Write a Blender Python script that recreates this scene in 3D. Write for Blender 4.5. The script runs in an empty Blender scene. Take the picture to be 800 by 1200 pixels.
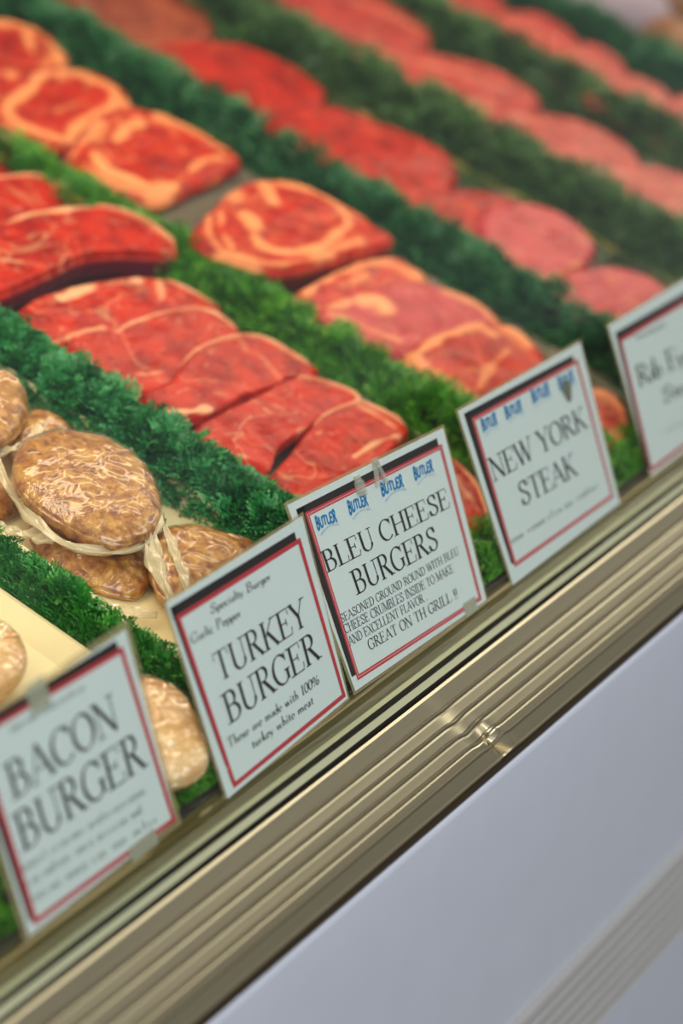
import bpy, bmesh, math, random
import numpy as np
from mathutils import Vector, Matrix
R = math.radians
random.seed(7); RNG = np.random.default_rng(11)
scene = bpy.context.scene
COL = scene.collection

# ------------------------------------------------------------------ camera
cam_data = bpy.data.cameras.new('camera'); cam = bpy.data.objects.new('camera', cam_data)
COL.objects.link(cam); scene.camera = cam
CAM_LOC = Vector((-1.10743, -0.68414, 1.69535))
right = Vector((0.566885, -0.823642, 0.016011)); down = Vector((-0.356792, -0.262993, -0.896401))
back = right.cross(-down)
cam.matrix_world = Matrix(((right.x, -down.x, back.x, CAM_LOC.x), (right.y, -down.y, back.y, CAM_LOC.y),
                           (right.z, -down.z, back.z, CAM_LOC.z), (0, 0, 0, 1)))
cam_data.sensor_fit = 'VERTICAL'; cam_data.sensor_height = 36; cam_data.sensor_width = 24
cam_data.lens = 2571.68 * 36 / 1200
cam_data.clip_start = 0.05; cam_data.clip_end = 60
cam_data.dof.use_dof = True; cam_data.dof.focus_distance = 1.455
cam_data.dof.aperture_fstop = 2.6; cam_data.dof.aperture_blades = 0

# ------------------------------------------------------------------ world, lights, exposure
scene.view_settings.view_transform = 'Standard'; scene.view_settings.look = 'None'
scene.view_settings.gamma = 1; scene.view_settings.use_curve_mapping = False
scene.view_settings.exposure = -0.12
world = bpy.data.worlds.new('store'); scene.world = world; world.use_nodes = True
wb = world.node_tree.nodes['Background']; wb.inputs[0].default_value = (0.66, 0.70, 0.78, 1); wb.inputs[1].default_value = 0.40

def area(name, loc, target, sx, sy, power, color):
    d = bpy.data.lights.new(name, 'AREA'); d.shape = 'RECTANGLE'; d.size = sx; d.size_y = sy
    d.energy = power; d.color = color
    o = bpy.data.objects.new(name, d); COL.objects.link(o); o.location = loc
    dirv = Vector(target) - Vector(loc)
    z = -dirv.normalized(); x = Vector((1, 0, 0)); y = z.cross(x).normalized(); x = y.cross(z)
    o.matrix_world = Matrix(((x.x, y.x, z.x, loc[0]), (x.y, y.y, z.y, loc[1]), (x.z, y.z, z.z, loc[2]), (0, 0, 0, 1)))
    return o
# warm lamp running along the inside of the case, under its canopy
area('case_lamp', (0.8, 0.34, 1.72), (0.8, 0.38, 1.0), 4.4, 0.16, 22, (1.0, 0.84, 0.62))
# cool ceiling lamp of the shop, on the customers' side
area('shop_ceiling_lamp', (-0.9, -1.9, 2.7), (-0.1, 0, 0.9), 2.4, 1.0, 50, (0.88, 0.94, 1.0))
area('rail_highlight_lamp', (3.4, -2.1, 3.0), (0.4, 0, 0.9), 4.5, 0.4, 48, (0.97, 0.96, 0.88))  # unseen lamp, added to put highlights on the rail beads
# rows of the case in deck coordinates (metres): u along the case, v up the slope, w off it
GARLANDS = [
 (-.173, .040, .30, 560, .009, .018, .020, 'fine', 'fresh', 'thin feathery parsley garland between the brown and the pale burgers', None),
 (.0, .055, .62, 2600, .029, .029, .023, 'fine', 'bluish', 'bluish green parsley garland between the brown burgers and the strip steaks', [(.007, 0), (.007, .2), (.012, .4)]),
 (.238, .055, .86, 2200, .031, .025, .022, 'mid', 'vivid', 'bright green parsley garland between the strip steaks and the ribeyes', None),
 (.462, .055, .96, 2600, .034, .028, .026, 'mid', 'deep', 'parsley garland between the ribeyes and the dark red slabs', [(-.006, 0), (.006, .5)]),
 (.670, .055, .98, 3700, .048, .038, .028, 'mid', 'olive', 'broad dull green parsley garland behind the dark red slabs', None),
 (.880, .055, .98, 2900, .034, .036, .028, 'mid', 'olive', 'dull green parsley garland between the two far rows of rosy steaks', None),
 (1.045, .055, .98, 2800, .034, .034, .028, 'mid', 'deep', 'farthest parsley garland, nearest the upper right corner of the photo', None),
]
TRAYS = [
 ('burger_tray', -.345, -.200, .05, .50, 'cream', 'cream tray under the pale burgers at the left edge', .012, .014, None),
 ('burger_tray', -.160, -.0125, .05, .62, 'cream', 'cream tray under the brown wrapped burgers', .019, .014, None),
 ('meat_tray', .030, .212, .05, .80, 'steel', 'grey steel tray beneath the strip steaks', .008, .006, None),
 ('meat_tray', .265, .425, .05, .95, 'steel', 'grey steel tray beneath the ribeyes, bare in one patch', .008, .006, None),
 ('meat_tray', .475, .630, .05, .98, 'steel', 'steel tray with yellowed rim beneath the dark red slabs', .010, .006, 'gold'),
 ('meat_tray', .690, .850, .05, .98, 'steel', 'steel tray beneath the nearer row of rosy steaks', .008, .006, None),
 ('meat_tray', .900, 1.015, .05, .98, 'steel', 'steel tray beneath the farthest row of rosy steaks', .008, .006, None),
 ('meat_tray', 1.085, 1.40, .05, .98, 'steel', 'tray of pale goods beyond the farthest garland', .008, .006, None),
]
FOLDS = [('B1', [(-110, 300, 30), (-128, 268, 26), (-142, 235, 30), (-146, 205, 30), (-128, 180, 28), (-100, 172, 30), (-72, 180, 34)], 7),
         ('B1', [(-156, 262, 14), (-150, 235, 20), (-142, 212, 26)], 9),
         ('B5', [(-88, 178, 34), (-104, 158, 28), (-118, 134, 20), (-126, 108, 14)], 10),
         ('B5', [(-78, 172, 32), (-92, 150, 30), (-112, 118, 22)], 6),
         ('B4', [(-150, 250, 12), (-160, 215, 14), (-160, 180, 12), (-148, 150, 10), (-132, 128, 12)], 8),
         ('B2', [(-60, 300, 34), (-74, 296, 30), (-92, 300, 24), (-108, 310, 18)], 7),
         ('T1', [(-214, 8, 10), (-200, 22, 12), (-196, 44, 12)], 6)]
FAR = [('paper_package', 1.165, .52, .07, .09, .05, 'white', 'pale lilac wrapped package in the upper right corner of the photo', 'package', 3),
       ('paper_package', 1.165, .70, .07, .08, .05, 'white', 'pale wrapped package at the top edge beyond the farthest garland', 'package', 8),
       ('roast', 1.125, .40, .040, .05, .045, 'brown', 'brown roast at the right edge beyond the farthest garland', 'meat', 4),
       ('roast', 1.12, .56, .028, .030, .035, 'brown', 'small brown roast at the top edge between pale packages', 'meat', 5),
       ('roast', 1.28, .50, .05, .06, .05, 'brown', 'brown roast behind the lilac package', 'meat', 6)]
DENT = (-0.014, .073)
BUMP = (0, -.2900, 14.0)
def low_slant(key, t): return key == 'rib' or any(c.islower() for c in t)
# outlines (deck mm), fat strokes, thickness (mm) and tilt (deg) of every piece of meat; card corners and print positions
ITEMS = [
{'kind': 'strip','id': 'S0',
 "out": [[176.7,618.1,23.7],[221.2,631.3,25.8],[244.7,628.3,25.3],[248.1,618.1,23.7],[244.1,606.9,22.0],[232.6,593.9,19.9],[211.6,578.9,17.5],[172.1,583.2,18.2]],'th': 20,'tilt': 9,'fat': [],'rim': [([[243.8,627.4,25.2],[248.1,618.1,23.7],[243.0,604.9,21.6]],3.7)],'label': 'red steak corner behind all the others,cut by the left edge of the photo'},
{'kind': 'strip','id': 'S1',
 "out": [[142.9,587.0,31.7],[172.2,575.9,29.9],[185.8,569.1,28.8],[217.8,559.4,27.3],[231.0,541.5,24.5],[237.8,522.6,21.5],[241.0,506.5,18.9],[201.6,494.5,17.0],[118.7,504.3,18.6],[82.3,526.4,22.1]],'th': 20,'tilt': 9,'fat': [([[221.8,542.9,24.7],[229.5,515.1,20.3]],2.9,0.6)],'rim': [([[171.4,575.1,29.8],[184.9,568.2,28.7],[216.9,558.5,27.2],[230.1,540.6,24.3],[236.9,521.7,21.3]],3.6)],'label': 'second red strip steak from the left edge,half covered by a thick one'},
{'kind': 'strip','id': 'S2',
 "out": [[77.6,525.1,38.2],[104.4,513.5,37.8],[123.6,507.3,37.6],[138.7,509.2,37.7],[175.7,502.5,37.5],[206.1,490.8,37.0],[225.9,473.0,36.4],[233.8,446.7,35.5],[230.7,420.7,34.6],[222.7,404.9,34.0],[206.3,409.7,34.2],[179.0,426.2,34.8],[147.7,439.3,35.2],[115.7,439.1,35.2],[73.0,437.4,35.2],[44.8,438.8,35.2],[0.5,449.9,35.6]],'th': 27,'tilt': 2,'fat': [([[123.9,505.7,37.6],[144.8,504.5,37.5],[170.7,498.0,37.3],[202.0,487.2,36.9]],5.5,1),([[76.0,468.1,36.3],[90.6,454.5,35.8]],1.4,0.5),([[196.3,475.6,36.5],[206.0,455.8,35.8]],1.4,0.4)],'rim': [([[205.1,489.9,37.0],[223.8,471.2,36.4],[231.7,444.9,35.4],[228.5,419.0,34.5],[222.4,406.5,34.1]],2.4)],'side': 'purple','label': 'thickest red strip steak with a white fat stripe and purple cut side'},
{'kind': 'strip','id': 'S3',
 "out": [[43.3,419.5,25.6],[76.0,425.7,26.6],[106.5,423.5,26.2],[133.9,418.6,25.4],[167.4,410.9,24.2],[193.0,395.5,21.8],[203.0,380.4,19.4],[208.6,361.6,16.4],[214.4,343.8,13.6],[187.0,334.2,12.1],[137.5,338.4,12.7],[69.0,350.9,14.7],[29.6,368.6,17.5],[29.1,387.9,20.6],[36.7,402.3,22.9]],'th': 16,'tilt': 9,'fat': [([[89.3,415.0,24.9],[113.9,414.4,24.8],[140.8,410.8,24.2],[169.3,403.2,23.0]],4.7,1),([[185.0,392.3,21.3],[170.6,376.2,18.7]],2.0,0.7),([[42.9,381.0,19.5],[69.6,378.6,19.1],[94.6,373.9,18.4]],2.7,0.7)],'rim': [([[191.3,394.0,21.5],[201.2,378.9,19.1],[206.8,360.1,16.2],[211.5,345.2,13.8]],3.4)],'label': 'red strip steak just in front of the thick purple-sided one'},
{'kind': 'strip','id': 'S4',
 "out": [[48.3,374.5,26.6],[67.2,373.8,26.5],[81.7,368.8,25.7],[91.7,360.6,24.4],[115.0,361.3,24.5],[145.6,358.6,24.1],[176.2,350.6,22.8],[191.2,340.0,21.2],[193.0,326.7,19.0],[194.9,309.9,16.4],[167.8,293.2,13.7],[106.4,291.7,13.5],[59.5,300.0,14.8],[43.6,317.7,17.6],[36.8,339.0,21.0],[41.6,356.6,23.8]],'th': 16,'tilt': 9,'fat': [([[61.8,324.1,18.6],[79.4,313.0,16.9],[98.7,307.4,16.0]],2.0,0.8),([[50.2,373.5,26.5],[76.9,369.0,25.8]],2.6,0.8)],'rim': [([[91.7,360.6,24.4],[114.2,360.6,24.4],[144.8,357.9,24.0],[175.4,349.9,22.7],[190.3,339.3,21.0],[192.1,325.9,18.9],[193.5,310.5,16.5]],4.0)],'label': 'red strip steak with a curved pale fat edge,second in the overlapped row'},
{'kind': 'strip','id': 'S5',
 "out": [[43.3,290.7,25.0],[63.8,289.4,24.8],[85.7,295.0,25.7],[103.3,302.0,26.8],[124.3,305.5,27.4],[151.6,305.0,27.3],[180.1,297.6,26.1],[194.5,283.7,23.9],[200.3,263.0,20.6],[206.0,241.2,17.2],[194.2,238.4,16.7],[173.6,245.6,17.9],[154.4,244.7,17.7],[121.4,250.0,18.6],[100.2,248.4,18.3],[68.9,250.3,18.6],[46.3,261.3,20.4],[39.6,277.1,22.9]],'th': 16,'tilt': 9,'fat': [([[42.0,274.8,22.5],[53.1,262.8,20.6],[78.2,253.7,19.2]],2.6,0.9),([[46.5,290.0,24.9],[42.1,281.0,23.5]],2.6,0.7)],'rim': [([[97.4,299.6,26.4],[123.4,304.8,27.3],[150.8,304.3,27.2],[179.2,296.9,26.0],[193.6,283.0,23.8],[198.6,261.6,20.4],[204.6,241.9,17.3]],3.9)],'label': 'red strip steak with a rounded fat edge in the middle of the overlapped row'},
{'kind': 'strip','id': 'S6',
 "out": [[42.1,240.5,25.9],[75.6,241.1,26.0],[117.0,240.3,25.9],[161.5,239.8,25.8],[178.0,231.3,24.5],[194.2,211.0,21.3],[198.0,197.1,19.1],[184.3,191.2,18.1],[162.9,196.1,18.9],[125.2,193.9,18.6],[101.3,193.3,18.5],[79.5,189.7,17.9],[60.7,179.8,16.3],[50.1,179.7,16.3],[45.7,191.1,18.1],[32.9,214.2,21.8],[35.5,229.9,24.3]],'th': 16,'tilt': 9,'fat': [([[109.3,225.4,23.5],[111.4,205.5,20.4]],1.9,0.7),([[50.6,203.5,20.1],[56.4,187.2,17.5]],1.9,0.7)],'rim': [([[164.3,238.4,25.6],[177.1,230.7,24.4],[193.3,210.4,21.2],[196.4,196.8,19.0],[185.1,191.9,18.2]],3.8)],'label': 'red strip steak with a jagged lower corner,next to last before the cards'},
{'kind': 'strip','id': 'S7',
 "out": [[42.1,169.2,23.2],[59.9,174.2,24.0],[90.0,182.0,25.2],[125.3,189.8,26.5],[148.5,192.2,26.8],[171.5,189.7,26.4],[184.3,186.2,25.9],[195.0,164.5,22.4],[197.5,148.1,19.8],[179.9,140.6,18.7],[144.8,135.6,17.9],[91.5,129.5,16.9],[47.3,128.8,16.8],[33.4,142.6,19.0],[35.2,156.3,21.1]],'th': 16,'tilt': 9,'fat': [([[123.5,149.4,20.0],[152.0,149.4,20.0],[175.4,145.1,19.4]],3.2,0.9),([[175.8,184.2,25.6],[182.1,154.2,20.8]],1.9,0.6)],'rim': [([[125.3,189.8,26.5],[147.7,191.6,26.7],[170.7,189.0,26.3],[183.5,185.6,25.8],[194.1,163.8,22.3],[196.8,148.5,19.9]],3.8)],'label': 'red strip steak rising directly behind the top of the bleu cheese burgers card'},
{'kind': 'strip','id': 'S8',
 "out": [[111.7,121.8,22.3],[159.4,131.5,23.8],[185.5,120.4,22.1],[190.8,98.6,18.6],[186.5,78.0,15.3],[171.4,57.7,12.1],[150.9,39.0,9.2],[129.9,31.3,7.9],[116.3,47.2,10.5],[96.9,78.2,15.4],[91.7,103.0,19.3]],'th': 14,'tilt': 9,'fat': [([[174.0,87.0,16.8],[157.9,55.2,11.7]],1.9,0.5)],'rim': [([[183.8,119.2,21.9],[189.1,97.4,18.4],[184.9,76.9,15.2],[169.7,56.6,11.9],[150.3,39.4,9.2]],3.2)],'label': 'red strip steak seen in the gap between the bleu cheese and the New York cards'},
{'kind': 'ribeye','id': 'R0',
 "out": [[323.4,782.1,26.2],[370.2,795.1,27.6],[408.8,793.3,27.4],[432.8,776.6,25.7],[447.4,747.5,22.6],[441.0,717.0,19.4],[419.6,697.6,17.4],[383.1,696.9,17.3],[351.9,700.4,17.6],[301.1,716.5,19.3],[280.6,739.4,21.7]],'th': 18,'tilt': 6,'fat': [([[364.5,789.5,27.0],[425.6,769.8,24.9],[433.5,732.4,21.0],[415.9,705.2,18.2]],6.5,0.9),([[425.8,758.8,23.8],[403.1,728.6,20.6]],4.9,0.9)],'rim': [],'label': 'ribeye steak at the upper left corner of the photo'},
{'kind': 'ribeye','id': 'R1',
 "out": [[280.1,698.3,28.7],[319.7,693.9,28.2],[362.8,691.4,28.0],[400.2,682.6,27.0],[422.3,667.7,25.5],[427.0,641.5,22.7],[417.0,615.6,20.0],[386.8,595.6,17.9],[332.7,589.9,17.3],[298.9,590.4,17.4],[274.7,609.4,19.4],[264.7,636.2,22.2],[244.2,663.2,25.0]],'th': 18,'tilt': 6,'fat': [([[367.5,685.1,27.3],[333.3,669.3,25.7],[290.8,657.9,24.5],[279.2,634.3,22.0],[294.1,606.7,19.1],[308.0,593.5,17.7]],7.1,0.95),([[402.9,663.3,25.0],[414.6,636.0,22.2],[387.5,617.4,20.2],[346.6,612.7,19.7],[307.3,598.1,18.2]],6.3,0.9),([[329.8,634.3,22.0],[368.7,632.6,21.8]],2.4,0.5)],'rim': [],'label': 'ribeye steak touching the one at the upper left corner,with wide pale fat'},
{'kind': 'ribeye','id': 'R2',
 "out": [[264.2,564.3,29.5],[298.1,583.1,32.1],[346.1,597.3,34.1],[383.0,596.4,34.0],[407.7,575.6,31.1],[422.7,546.0,26.9],[428.7,509.1,21.7],[423.6,489.3,19.0],[392.8,484.8,18.3],[348.5,483.9,18.2],[302.8,480.5,17.7],[284.6,489.8,19.0],[267.8,515.1,22.6],[259.2,540.6,26.2]],'th': 18,'tilt': 8,'fat': [([[290.2,553.4,28.0],[282.1,536.0,25.5],[291.8,516.2,22.7],[305.1,497.5,20.1],[322.7,492.5,19.4]],8.4,1),([[325.4,561.2,29.1],[353.1,570.1,30.3],[372.8,571.7,30.5]],5.3,0.9),([[405.1,562.8,29.3],[418.0,536.9,25.6],[422.0,511.9,22.1]],5.3,0.8),([[269.5,562.1,29.2],[321.0,583.1,32.1]],3.1,0.7),([[329.7,493.4,19.5],[379.9,505.0,21.2],[406.0,500.8,20.6]],5.3,0.8),([[271.2,548.4,27.3],[268.9,526.1,24.1],[287.6,497.4,20.1]],3.1,0.8)],'rim': [],'label': 'ribeye steak with a pale fat hook,right behind the bare grey tray patch'},
{'kind': 'ribeye','id': 'R3',
 "out": [[249.0,414.3,37.3],[274.0,424.3,37.6],[300.7,432.6,37.9],[346.1,444.0,38.3],[385.8,439.1,38.1],[411.1,421.4,37.5],[413.5,398.0,36.7],[419.5,369.7,35.7],[416.2,338.8,34.6],[415.6,317.7,33.9],[383.3,315.6,33.8],[342.4,323.3,34.1],[312.0,328.5,34.3],[277.5,339.1,34.6],[259.1,352.3,35.1],[246.4,375.2,35.9],[243.6,396.9,36.7]],'th': 30,'tilt': 2,'fat': [([[314.9,407.0,37.0],[313.0,398.9,36.7],[306.1,390.7,36.4]],10.9,1),([[296.0,382.8,36.2],[289.1,364.5,35.5],[305.6,346.6,34.9],[336.0,341.7,34.7]],5.8,1),([[372.4,428.8,37.8],[356.5,410.8,37.1]],8.0,0.9),([[390.8,425.5,37.7],[407.6,399.5,36.7],[405.7,369.3,35.7],[390.9,351.0,35.1],[362.3,345.2,34.9],[338.1,340.5,34.7]],5.1,0.9),([[315.7,432.3,37.9],[282.4,409.5,37.1],[261.5,379.8,36.1]],2.9,0.7),([[286.6,425.1,37.6],[259.1,402.9,36.9],[249.3,379.3,36.0]],2.9,0.7),([[252.8,370.2,35.7],[281.8,342.4,34.8],[337.5,328.9,34.3]],3.6,0.8)],'rim': [],'label': 'thick ribeye steak with swirled fat standing alone in front of the grey patch','side': 'brown'},
{'kind': 'ribeye','id': 'R4',
 "out": [[262.8,314.0,23.4],[315.3,318.8,24.2],[369.8,316.7,23.8],[406.2,307.5,22.4],[413.6,290.4,19.7],[407.5,269.7,16.4],[347.1,257.1,14.4],[283.7,266.6,15.9],[267.8,291.8,19.9]],'th': 18,'tilt': 9,'fat': [([[278.1,313.8,23.4],[335.8,315.3,23.6],[385.9,304.4,21.9],[403.1,287.8,19.3]],4.3,0.8),([[319.1,302.7,21.6],[355.5,301.3,21.4]],2.9,0.6)],'rim': [],'label': 'orange-red ribeye steak wedged in front of the thick swirled ribeye'},
{'kind': 'ribeye','id': 'R5',
 "out": [[248.1,280.4,30.5],[277.9,284.7,31.1],[322.7,281.0,30.5],[373.9,271.1,29.2],[396.4,249.1,26.1],[411.5,221.7,22.2],[409.0,191.9,18.0],[378.5,179.1,16.2],[331.8,186.1,17.2],[282.7,192.7,18.1],[268.7,218.6,21.8],[251.2,255.4,27.0]],'th': 18,'tilt': 8,'fat': [([[304.0,271.9,29.3],[316.9,265.6,28.4],[313.1,255.4,26.9]],10.6,1),([[391.9,241.3,25.0],[403.0,215.9,21.4],[399.4,193.0,18.2]],5.7,0.75),([[259.0,275.0,29.7],[273.3,253.7,26.7],[289.1,219.8,21.9]],3.5,0.6),([[266.6,280.8,30.5],[292.8,277.4,30.0]],4.2,0.8)],'rim': [],'label': 'pinkish ribeye steak with one large white fat spot','tint': 'pink'},
{'kind': 'ribeye','id': 'R6',
 "out": [[276.4,205.5,31.3],[319.3,206.0,31.4],[367.9,196.3,29.9],[396.6,177.5,26.9],[397.5,148.6,22.3],[379.1,128.5,19.1],[324.6,122.0,18.1],[268.7,128.9,19.2],[257.8,156.7,23.6],[260.1,186.7,28.3]],'th': 18,'tilt': 9,'fat': [([[278.2,197.8,30.1],[313.1,199.8,30.4],[352.9,190.7,29.0],[366.5,176.9,26.8]],4.2,0.8),([[289.9,143.3,21.5],[325.0,153.6,23.1],[358.2,157.7,23.7]],4.2,0.6),([[268.9,182.2,27.6],[272.5,158.0,23.8]],2.8,0.6)],'rim': [],'label': 'ribeye steak directly above the New York steak card'},
{'kind': 'ribeye','id': 'R7',
 "out": [[255.3,97.7,25.0],[317.3,103.5,25.9],[374.4,90.9,23.9],[395.5,70.7,20.7],[380.7,47.6,17.0],[353.1,31.9,14.5],[320.6,34.0,14.9],[273.1,49.2,17.3],[242.7,72.2,20.9]],'th': 18,'tilt': 9,'fat': [([[372.3,85.1,23.0],[383.3,63.3,19.5],[361.1,41.1,16.0],[326.3,37.5,15.4]],6.2,0.85),([[356.1,66.2,20.0],[340.3,52.2,17.7]],2.7,0.4)],'rim': [],'label': 'orange-red steak end between the New York and the rib eye cards'},
{'kind': 'slab','id': 'D0',
 "out": [[529.6,821.5,33.0],[628.3,839.7,34.6],[669.8,780.4,29.5],[647.2,709.1,23.2],[616.1,678.0,20.5],[555.5,673.1,20.1],[513.3,693.1,21.8],[501.6,739.0,25.8]],'th': 20,'tilt': 5,'fat': [],'rim': [],'label': 'brownish red slab at the top edge beside the second parsley strip from the left','tint': 'brownish'},
{'kind': 'slab','id': 'D1',
 "out": [[484.2,663.2,34.9],[530.7,667.6,35.2],[582.6,643.9,33.2],[612.3,612.0,30.4],[623.4,574.2,27.1],[615.7,537.8,23.9],[591.7,522.0,22.5],[547.7,518.6,22.2],[502.3,525.8,22.8],[478.2,548.8,24.8],[471.7,585.8,28.1],[469.4,621.4,31.2]],'th': 20,'tilt': 5,'fat': [([[520.1,658.7,34.5],[579.4,630.2,32.0]],4.2,0.3)],'rim': [],'label': 'long dark red flank slab near the top left'},
{'kind': 'slab','id': 'D2',
 "out": [[480.4,514.2,34.0],[530.7,525.1,34.9],[577.0,502.0,32.9],[599.2,465.3,29.7],[620.8,417.6,25.5],[617.8,381.2,22.4],[571.8,353.3,19.9],[504.8,352.4,19.8],[477.1,377.5,22.0],[468.6,421.3,25.9],[467.5,471.2,30.2]],'th': 20,'tilt': 5,'fat': [([[560.4,479.1,30.9],[589.4,427.0,26.4]],4.8,0.25)],'rim': [],'label': 'bright red slab lying just in front of the dark red flank slab'},
{'kind': 'slab','id': 'D3',
 "out": [[470.5,354.0,29.0],[524.9,354.4,29.0],[579.7,331.4,27.0],[601.8,305.7,24.8],[592.7,279.9,22.5],[536.2,248.9,19.8],[488.9,233.1,18.4],[472.0,260.1,20.8],[473.5,309.2,25.1]],'th': 20,'tilt': 5,'fat': [([[512.2,345.6,28.2],[544.7,318.1,25.8]],4.7,0.3)],'rim': [],'label': 'red slab whose front end tucks beneath a pink steak'},
{'kind': 'slab','id': 'D5',
 "out": [[505.6,286.3,34.3],[546.4,298.6,35.4],[593.7,284.7,34.2],[611.2,246.2,30.8],[600.1,213.1,27.9],[561.5,194.8,26.3],[518.3,197.0,26.5],[482.3,190.6,26.0],[463.6,211.5,27.8],[475.3,247.3,30.9]],'th': 20,'tilt': 5,'fat': [([[483.5,243.1,30.6],[494.0,202.6,27.0],[548.6,198.5,26.7]],3.9,0.5)],'rim': [],'label': 'pink rounded steak with an orange lower rim,leaning on the red slab','tint': 'pink'},
{'kind': 'slab','id': 'D4',
 "out": [[465.0,181.0,30.9],[502.6,193.2,31.9],[543.1,187.8,31.5],[580.4,167.2,29.7],[594.0,134.3,26.8],[582.4,111.9,24.8],[532.3,102.4,24.0],[477.8,110.2,24.7],[456.3,135.5,26.9],[455.2,160.3,29.0]],'th': 20,'tilt': 5,'fat': [([[472.2,177.2,30.5],[460.1,146.9,27.9],[484.6,116.0,25.2]],4.5,0.6)],'rim': [],'label': 'round pink steak just above the left corner of the rib eye card','tint': 'pink'},
{'kind': 'pale','id': 'K0',
 "out": [[732.1,705.4,36.5],[816.7,711.6,37.2],[852.2,654.4,31.2],[873.5,598.5,25.3],[855.2,564.6,21.7],[810.5,548.6,20.1],[766.4,569.0,22.2],[742.4,608.7,26.4],[730.6,657.5,31.5]],'th': 18,'tilt': 6,'fat': [([[789.9,667.5,32.6],[822.2,620.7,27.6],[835.6,571.9,22.5]],7.3,0.6)],'rim': [],'label': 'rose pink steak at the top edge between two parsley strips','tint': 'rose'},
{'kind': 'pale','id': 'K1',
 "out": [[670.0,558.3,38.9],[721.4,564.9,39.6],[774.9,524.2,35.3],[815.8,484.5,31.2],[832.7,450.8,27.6],[831.5,414.3,23.8],[798.8,398.1,22.1],[749.3,407.5,23.1],[695.2,425.6,25.0],[695.7,467.0,29.3],[684.3,513.6,34.2]],'th': 18,'tilt': 6,'fat': [([[710.6,545.8,37.6],[761.6,492.6,32.0],[805.7,433.2,25.8]],7.0,0.6),([[696.6,469.8,29.6],[754.2,421.6,24.5]],7.0,0.5)],'rim': [],'label': 'long rose pink steak with pale streaks in the middle of its row','tint': 'rose'},
{'kind': 'pale','id': 'K2',
 "out": [[681.1,397.7,36.5],[717.1,407.8,37.5],[762.3,388.8,35.5],[808.6,353.0,31.8],[820.9,315.3,27.8],[812.3,280.5,24.2],[779.4,266.6,22.7],[728.6,283.4,24.5],[709.9,313.5,27.6],[690.2,353.2,31.8]],'th': 18,'tilt': 6,'fat': [([[731.6,390.5,35.7],[782.1,336.9,30.1],[792.2,284.6,24.6]],5.1,0.5),([[692.7,344.4,30.9],[749.3,295.9,25.8]],6.0,0.5)],'rim': [],'label': 'rose pink steak in front of the long streaky one','tint': 'rose'},
{'kind': 'pale','id': 'K3',
 "out": [[696.4,288.2,34.7],[731.5,294.0,35.3],[773.4,272.2,33.0],[816.2,234.1,29.0],[828.7,189.0,24.2],[781.9,153.8,20.5],[700.1,154.5,20.6],[701.8,192.2,24.6],[692.9,247.3,30.4]],'th': 18,'tilt': 6,'fat': [([[735.5,270.6,32.8],[777.7,212.6,26.7]],7.6,0.6),([[694.2,195.8,25.0],[745.3,204.7,25.9],[792.7,190.1,24.4]],6.7,0.7)],'rim': [],'label': 'rose pink steak running off the right edge above the rib eye card','tint': 'rose'},
{'kind': 'pale','id': 'Q0',
 "out": [[914.7,652.6,35.0],[991.0,645.1,34.2],[1010.8,591.3,28.5],[992.5,555.2,24.7],[954.5,536.4,22.7],[913.3,544.6,23.6],[899.0,582.0,27.5]],'th': 18,'tilt': 6,'fat': [],'rim': [],'label': 'rosy steak at the top edge in the farthest steak row','tint': 'rose'},
{'kind': 'pale','id': 'Q1',
 "out": [[919.6,538.3,33.1],[984.8,536.0,32.9],[1013.9,507.1,29.9],[1004.5,470.5,26.0],[967.4,449.0,23.8],[923.7,445.0,23.3],[898.2,468.9,25.9],[895.3,501.5,29.3]],'th': 18,'tilt': 6,'fat': [([[946.3,523.0,31.5],[968.7,478.8,26.9]],7.6,0.4)],'rim': [],'label': 'rosy rounded steak second in the farthest steak row','tint': 'rose'},
{'kind': 'pale','id': 'Q2',
 "out": [[885.7,446.4,33.2],[956.3,457.4,34.4],[997.0,441.7,32.8],[997.2,409.6,29.4],[969.5,381.8,26.5],[927.0,374.9,25.7],[880.5,393.8,27.7],[867.7,419.4,30.4]],'th': 18,'tilt': 6,'fat': [([[944.4,444.3,33.0],[960.7,402.8,28.7]],7.4,0.5)],'rim': [],'label': 'rosy steak third in the farthest steak row','tint': 'rose'},
{'kind': 'pale','id': 'Q3',
 "out": [[868.4,386.8,33.9],[912.9,399.4,35.3],[963.9,379.0,33.1],[980.2,341.1,29.1],[945.9,307.4,25.6],[893.2,299.6,24.8],[863.2,325.7,27.5],[859.3,357.1,30.8]],'th': 18,'tilt': 6,'fat': [([[950.2,343.1,29.3],[926.2,310.6,25.9]],8.2,0.8)],'rim': [],'label': 'rosy steak fourth in the farthest steak row,with a pale front edge','tint': 'rose'},
{'kind': 'pale','id': 'Q4',
 "out": [[862.7,294.2,27.4],[927.1,323.4,30.5],[992.7,323.6,30.5],[1027.1,292.0,27.2],[1004.1,246.6,22.4],[909.9,229.2,20.6],[867.5,259.5,23.7]],'th': 18,'tilt': 6,'fat': [],'rim': [],'label': 'rosy steak cut by the right edge in the farthest steak row','tint': 'rose'},
{'kind': 'patty','id': 'B2',
 "out": [[-76.8,367.7,31.6],[-53.7,371.3,31.8],[-37.0,366.0,31.5],[-31.5,353.3,30.9],[-38.4,335.1,29.9],[-56.7,317.3,29.0],[-79.8,306.6,28.4],[-102.5,304.0,28.3],[-120.0,311.8,28.7],[-110.7,337.1,30.0]],'th': 10.0,'tilt': 3,'fat': [],'rim': [],'label': 'film-wrapped brown burger cut by the left edge of the photo'},
{'kind': 'patty','id': 'B3',
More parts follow.
